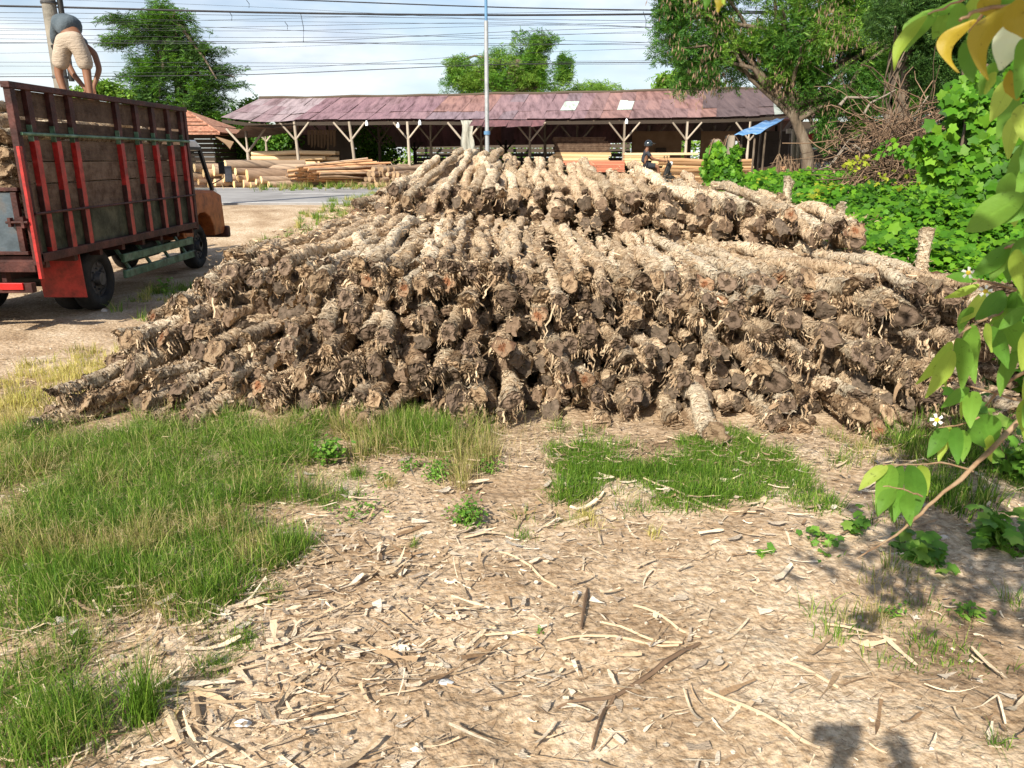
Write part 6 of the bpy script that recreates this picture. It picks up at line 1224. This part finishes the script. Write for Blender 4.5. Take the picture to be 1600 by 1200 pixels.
# ================================================================ foreground tree at the right, partly overhead
M['mun'] = pmat('soft_leaf', [(.06, .17, .02), (.115, .26, .03), (.19, .34, .045)], scale=9, rnd='object', rmix=.5, rv=.15, trans=.42, bump=.25, bscale=90, rough=.6)
M['mun_l'] = pmat('young_leaf', [(.24, .36, .04), (.36, .46, .08)], scale=9, rnd='object', rv=.12, trans=.45, bump=.2, bscale=90, rough=.6)
M['mun_y'] = pmat('yellow_leaf', [(.28, .24, .02), (.42, .30, .03)], scale=9, rnd='object', rv=.12, trans=.4, bump=.2, bscale=90, rough=.5)
M['mun_w'] = pmat('pale_leaf_underside', [(.55, .60, .38), (.70, .74, .52)], scale=9, rnd='object', rv=.05, trans=.3, bump=.4, bscale=60, rough=.5)
for q_ in ('mun', 'mun_l', 'mun_y', 'mun_w'):      # side veins, midrib, blotches
    nt = M[q_].node_tree; nn = nt.nodes.new; lk = nt.links.new; b = [n for n in nt.nodes if n.type == 'BSDF_PRINCIPLED'][0]; tr = [n for n in nt.nodes if n.type == 'BSDF_TRANSLUCENT'][0]
    uv = nn('ShaderNodeUVMap'); sx = nn('ShaderNodeSeparateXYZ'); lk(uv.outputs[0], sx.inputs[0])
    def mth(op, a, b_=None):
        n_ = nn('ShaderNodeMath'); n_.operation = op
        for i_, v_ in enumerate((a, b_)):
            if v_ is None: continue
            if isinstance(v_, (int, float)): n_.inputs[i_].default_value = v_
            else: lk(v_, n_.inputs[i_])
        return n_.outputs[0]
    av = mth('ABSOLUTE', mth('SUBTRACT', sx.outputs['Y'], .5)); ph_ = mth('MULTIPLY', mth('SUBTRACT', sx.outputs['X'], mth('MULTIPLY', av, .35)), 58.)
    vein = mth('POWER', mth('ABSOLUTE', mth('SINE', ph_)), 10.); rib = mth('LESS_THAN', av, .022); ve = mth('MAXIMUM', mth('MULTIPLY', vein, .6), rib)
    no = nn('ShaderNodeTexNoise'); no.inputs['Scale'].default_value = 140; tcx = nn('ShaderNodeTexCoord'); lk(tcx.outputs['Object'], no.inputs[0]); sp_ = mth('GREATER_THAN', no.outputs[0], .69)
    fac = mth('MULTIPLY', mth('ADD', mth('MULTIPLY', ve, .30), .94), mth('SUBTRACT', 1., mth('MULTIPLY', sp_, .5)))
    src = b.inputs['Base Color'].links[0].from_socket; vm = nn('ShaderNodeVectorMath'); vm.operation = 'SCALE'; lk(src, vm.inputs[0]); lk(fac, vm.inputs['Scale']); lk(vm.outputs[0], b.inputs['Base Color'])
    s2 = tr.inputs[0].links[0].from_socket; vm = nn('ShaderNodeVectorMath'); vm.operation = 'SCALE'; lk(s2, vm.inputs[0]); lk(mth('SUBTRACT', 1.1, mth('MULTIPLY', ve, .45)), vm.inputs['Scale']); lk(vm.outputs[0], tr.inputs[0])
M['twig_red'] = pmat('reddish_twig', [(.16, .09, .05), (.30, .19, .11), (.34, .24, .15)], scale=20, bump=.4, bscale=90)
M['petal'] = pmat('white_petal', [(.8, .8, .76), (.92, .92, .9)], bump=0, trans=.25); M['stamen'] = pmat('yellow_stamen', [(.6, .42, .03), (.75, .55, .06)], bump=0)
ft = thing('tree', 'nearby tree with drooping soft leaves and white flowers reaching in from the right', 'tree', (2.5, .2, 0))
limbs(ft, [(2.5, .2, -.1), (2.45, .25, .8), (2.3, .2, 1.6), (2.2, .1, 2.4), (2.1, -.1, 3.2)], [(1.2, -.6, 2.7), (1.6, -.9, 3.0), (2.4, -1.2, 3.1), (3.0, .8, 3.0), (.9, .2, 2.9), (2.0, .9, 2.8), (1.5, .3, 3.3), (3.2, -.4, 3.0)], .07, wig=.25)
def pleaf(b, t, w, Y, mat='mun', bow=0., dY=0., face=None, k=7):
    P0, P1 = D(b[0], b[1], Y), D(t[0], t[1], Y + dY); L = P1 - P0; ln = np.linalg.norm(L); d = L / ln; view = nrm((P0 + P1) / 2 - np.array([0, 0, H])); side = nrm(np.cross(d, view)); nor = np.cross(side, d)
    tw = random.uniform(-.5, .5) if face is None else face; side, nor = side * math.cos(tw) + nor * math.sin(tw), nor * math.cos(tw) - side * math.sin(tw)
    hw = w / F * Y / 2 / max(.5, math.cos(tw)); V = []; 
    for i in range(k + 1):
        u = i / k; c = P0 + L * u + side * bow * math.sin(math.pi * u) * ln + nor * ln * .10 * math.sin(math.pi * u) * random.uniform(.9, 1.1)
        wd = hw * (math.sin(math.pi * min(1, u * .97 + .03) ** .72)) ** .85 if u < 1 else 0.0006; wd = max(wd, .0012)
        V += [c - side * wd + nor * wd * .28 + rng.normal(0, .0006, 3), c, c + side * wd + nor * wd * .28 + rng.normal(0, .0006, 3)]
    f = []
    for i in range(k): f += [(3*i, 3*i+1, 3*i+4, 3*i+3), (3*i+1, 3*i+2, 3*i+5, 3*i+4)]
    me = mesh('leaf', inv(np.array(V), ft), f, M[mat], smooth=True); uv = me.uv_layers.new(name='uv')
    uv.data.foreach_set('uv', np.array([(l.vertex_index // 3 / k, (l.vertex_index % 3) * .5) for l in me.loops], np.float32).ravel()); o = obj('leaf', me, ft); sb = o.modifiers.new('s', 'SUBSURF'); sb.levels = 1; sb.render_levels = 2; return o
def ptwig(pts, Y0, Y1, r0, r1, name='branch'):
    n = len(pts); P = [D(px, py, Y0 + (Y1 - Y0) * i / (n - 1)) for i, (px, py) in enumerate(pts)]; m = MB(); Q = []; 
    for i in range(n - 1):
        for q in range(4): Q.append(P[i] + (P[i+1] - P[i]) * q / 4 + rng.normal(0, .0008, 3))
    Q.append(P[-1]); m.tube(Q, [(r0 + (r1 - r0) * i / (len(Q) - 1)) * random.uniform(.85, 1.2) for i in range(len(Q))], 7); return m.build(name, M['twig_red'], ft, off=ft)
A, B, C_ = 1.25, 1.35, 1.5
for a in [((1386, 727), (1341, 766), 22, A, 'mun_l'), ((1393, 726), (1371, 808), 34, A), ((1408, 727), (1396, 818), 28, A+.02), ((1424, 727), (1419, 823), 36, A+.01), ((1398, 765), (1372, 806), 26, A-.03), ((1410, 765), (1397, 816), 20, A-.02), ((1420, 770), (1423, 822), 26, A-.03), ((1440, 727), (1449, 775), 24, A+.03, 'mun_l'),
 ((1478, 668), (1449, 716), 26, B), ((1484, 666), (1466, 722), 20, B+.02, 'mun_l'), ((1494, 668), (1497, 726), 24, B), ((1506, 672), (1504, 722), 22, B+.01), ((1534, 648), (1550, 702), 44, B+.05), ((1548, 680), (1549, 722), 16, B+.04, 'mun_l'), ((1514, 670), (1540, 700), 24, B+.03),
 ((1514, 606), (1470, 638), 20, B), ((1524, 612), (1516, 669), 28, B-.02), ((1508, 620), (1502, 655), 10, B+.03, 'mun_l'),
 ((1487, 534), (1431, 600), 22, A, 'mun_l'), ((1489, 548), (1446, 622), 26, A-.02, 'mun_l'), ((1498, 528), (1503, 608), 29, A), ((1484, 560), (1478, 606), 10, A+.03, 'mun_l'), ((1521, 508), (1524, 600), 28, A+.04), ((1522, 505), (1512, 560), 16, A+.06), ((1542, 510), (1577, 578), 28, A+.04), ((1542, 505), (1550, 551), 12, A, 'mun_l'), ((1560, 500), (1594, 555), 40, A+.06),
 ((1528, 437), (1478, 432), 17, C_), ((1530, 444), (1475, 466), 14, C_, 'mun_l'), ((1545, 455), (1500, 505), 22, C_, 'mun_l'), ((1568, 455), (1523, 500), 32, A+.1), ((1584, 462), (1546, 508), 26, A+.1), ((1520, 480), (1500, 522), 18, C_), ((1600, 480), (1560, 515), 20, A),
 ((1578, 384), (1518, 432), 28, B), ((1586, 378), (1548, 440), 32, B), ((1606, 370), (1584, 440), 38, B-.05), ((1600, 306), (1508, 362), 46, 1.1), ((1606, 300), (1560, 350), 36, 1.12), ((1610, 500), (1580, 560), 30, B), ((1606, 440), (1590, 490), 30, B)]:
    pleaf(a[0], a[1], a[2], a[3], a[4] if len(a) > 4 else 'mun', bow=random.uniform(-.06, .06))
for a in [((1448, 24), (1397, 111), 20, .95, 'mun_l', -.12), ((1455, 22), (1413, 80), 30, .96, 'mun', -.1), ((1464, 14), (1434, 60), 26, .97, 'mun', -.1), ((1500, 3), (1452, 20), 14, .97, 'mun', .1), ((1478, 20), (1458, 62), 22, .98, 'mun', .05), ((1502, 4), (1478, 66), 28, .95, 'mun', .12), ((1524, -4), (1516, 58), 26, .95, 'mun_l', .02),
 ((1524, 30), (1497, 114), 26, .78, 'mun_y', -.38), ((1514, 60), (1520, 130), 30, .85, 'mun', .0), ((1540, 30), (1524, 90), 34, .9, 'mun', 0), ((1596, 4), (1545, 126), 34, .72, 'mun_y', -.30), ((1592, 28), (1562, 110), 44, .76, 'mun_w', .02), ((1600, 60), (1588, 156), 30, .72, 'mun', .1), ((1560, 96), (1532, 150), 20, .8, 'mun', -.05), ((1556, 112), (1538, 148), 14, .8, 'mun_l', 0), ((1578, 110), (1592, 157), 16, .74, 'mun_y', -.1), ((1598, -6), (1604, 60), 30, .7, 'mun_y', -.2), ((1540, -10), (1560, 30), 30, .8, 'mun_y', 0), ((1570, -14), (1585, 30), 36, .8, 'mun', 0), ((1606, 76), (1594, 118), 24, .75, 'mun', 0),
 ((1096, -14), (1084, 4), 10, .95, 'mun_l', 0), ((1110, -16), (1102, 16), 12, .95, 'mun', 0), ((1132, -16), (1121, 18), 16, .95, 'mun_y', 0), ((1124, -14), (1132, 8), 9, .95, 'mun_l', 0)]:
    pleaf(a[0], a[1], a[2], a[3], a[4], bow=a[5], face=0.2)
for k_ in range(26):
    py = [130, 180, 240, 330, 420, 470, 520, 560, 600, 640, 210, 285, 390][k_ % 13] + random.uniform(-18, 18); px = random.uniform(1578, 1640); L_ = random.uniform(55, 85)
    pleaf((px, py), (px - random.uniform(-12, 34), py + L_), random.uniform(22, 34), random.uniform(1.15, 1.5), random.choice(['mun', 'mun', 'mun_l']), bow=random.uniform(-.1, .1))
ptwig([(1640, 606), (1560, 692), (1500, 748), (1450, 792), (1400, 836), (1340, 872)], 1.45, 1.15, .006, .0012)
ptwig([(1640, 560), (1570, 600), (1540, 634)], 1.4, 1.45, .004, .002); ptwig([(1660, 630), (1590, 624), (1545, 612), (1512, 603)], 1.4, 1.35, .0035, .0012); ptwig([(1520, 735), (1470, 722), (1430, 726), (1380, 726)], 1.35, 1.25, .002, .001)
ptwig([(1530, 652), (1500, 664), (1466, 668)], 1.37, 1.35, .0018, .001); ptwig([(1440, 775), (1410, 764), (1380, 760)], 1.24, 1.22, .0015, .001); ptwig([(1660, 462), (1590, 452), (1540, 440), (1520, 436)], 1.4, 1.5, .004, .0015); ptwig([(1600, 460), (1560, 490), (1520, 508), (1486, 532)], 1.4, 1.25, .003, .0012)
ptwig([(1660, 380), (1590, 382), (1570, 388)], 1.3, 1.35, .004, .002); ptwig([(1660, 290), (1605, 300)], 1.1, 1.1, .004, .002); ptwig([(1660, -8), (1600, 5), (1560, 12), (1522, 18), (1500, 32)], .8, .8, .0025, .0015); ptwig([(1560, -30), (1500, 2), (1450, 22)], .9, .96, .002, .001); ptwig([(1590, -40), (1545, 10), (1515, 50)], .8, .85, .002, .0015)
ptwig([(1640, 606), (1900, 500)], 1.45, 1.2, .006, .012); ptwig([(1660, 630), (1900, 560)], 1.4, 1.2, .0035, .010); ptwig([(1660, 462), (1900, 420)], 1.4, 1.1, .004, .010); ptwig([(1660, 290), (1900, 240)], 1.1, 1.0, .004, .010); ptwig([(1660, -8), (1900, -60)], .8, .8, .0025, .01); ptwig([(1150, -60), (1120, -14), (1098, -14)], .95, .95, .002, .001)
for px, py, Y in ((1513, 426, 1.45), (1540, 455, 1.4), (1464, 656, 1.33)):
    c = D(px, py, Y); f_ = nrm(np.array([0, 0, H]) - c + rng.normal(0, .25, 3)); Rm = frames(f_[None])[0]; m = MB()
    for k in range(5):
        th = k * 2 * math.pi / 5; V = []
        for (r, a_, z_) in ((.001, 0, 0), (.006, -.35, .001), (.011, -.25, .003), (.012, .25, .002), (.006, .35, .001)): V.append(c + Rm @ np.array([math.cos(th + a_) * r, math.sin(th + a_) * r, z_]))
        m.add(V, [(0, 1, 2, 3, 4)])
    fl = m.build('flower', M['petal'], ft, off=ft); m = MB(); m.cyl(c, c + f_ * .004, .0045, .003, 10); m.build('stamen', M['stamen'], fl, off=ft)
# overhead crown (its shade falls in the lower right of the photo)
n = 2100; cs = np.array([(.55, .2, 2.8), (.8, .6, 2.9), (1.1, 1.2, 2.85), (1.4, 1.6, 2.95), (1.75, 2.1, 3.05), (1.4, .9, 2.85), (1.9, 1.7, 3.05), (2.2, 2.3, 3.1),(.22, .05, 2.65), (.4, .15, 2.75), (.6, .45, 2.85), (.85, .75, 2.95), (.5, -.25, 2.65), (.7, .1, 2.85), (1.1, .9, 2.95), (1.15, -.55, 2.62), (.85, -.2, 2.75), (1.5, -.5, 2.75), (1.9, -.7, 2.85), (2.3, -.9, 2.8), (1.3, -1.1, 2.9), (1.9, -.2, 2.95), (2.7, -.3, 2.9), (2.3, .4, 2.75), (2.9, .9, 2.7)]); P = cs[rng.integers(0, len(cs), n)] + rng.normal(0, .17, (n, 3)) * [1.2, 1.2, .5]
V, f = scatter(*T_OVAL, frames(rng.normal(0, .4, (n, 3)) + [0, 0, 1]), P, rng.uniform(.09, .13, n)); obj('crown', mesh('crown', inv(V, ft), f, M['mun']), ft)

# ---------------------------------------------------------------- labels: tell the members of small groups apart
def number(group, key, words, most=60):
    by = {}
    for o in COL.objects:
        if o.parent is None and o.get('group') == group: by.setdefault(o['label'], []).append(o)
    for lab, os_ in by.items():
        if 1 < len(os_) <= most:
            for i, o in enumerate(sorted(os_, key=key)): o['label'] = lab + ', ' + nth(i + 1) + words
bpy.context.view_layer.update()
cz_ = lambda o: -(sum((o.matrix_world @ v.co).z for v in o.data.vertices) / len(o.data.vertices)); cx_ = lambda o: sum((o.matrix_world @ v.co).x for v in o.data.vertices) / len(o.data.vertices)
for g in ('planks in the tall stack under the shed', 'reddish boards in the low stack', 'pale sawn beams behind the rider', 'long yellow logs right of the rider', 'dark logs lying along the roadside', 'long peeled logs stacked at the left of the shed'): number(g, cz_, ' from top')
for g in ('big logs by the roadside left of the shed', 'short round logs stacked before the shed', 'thin pale logs lying over the round stack'): number(g, cx_, ' from left')
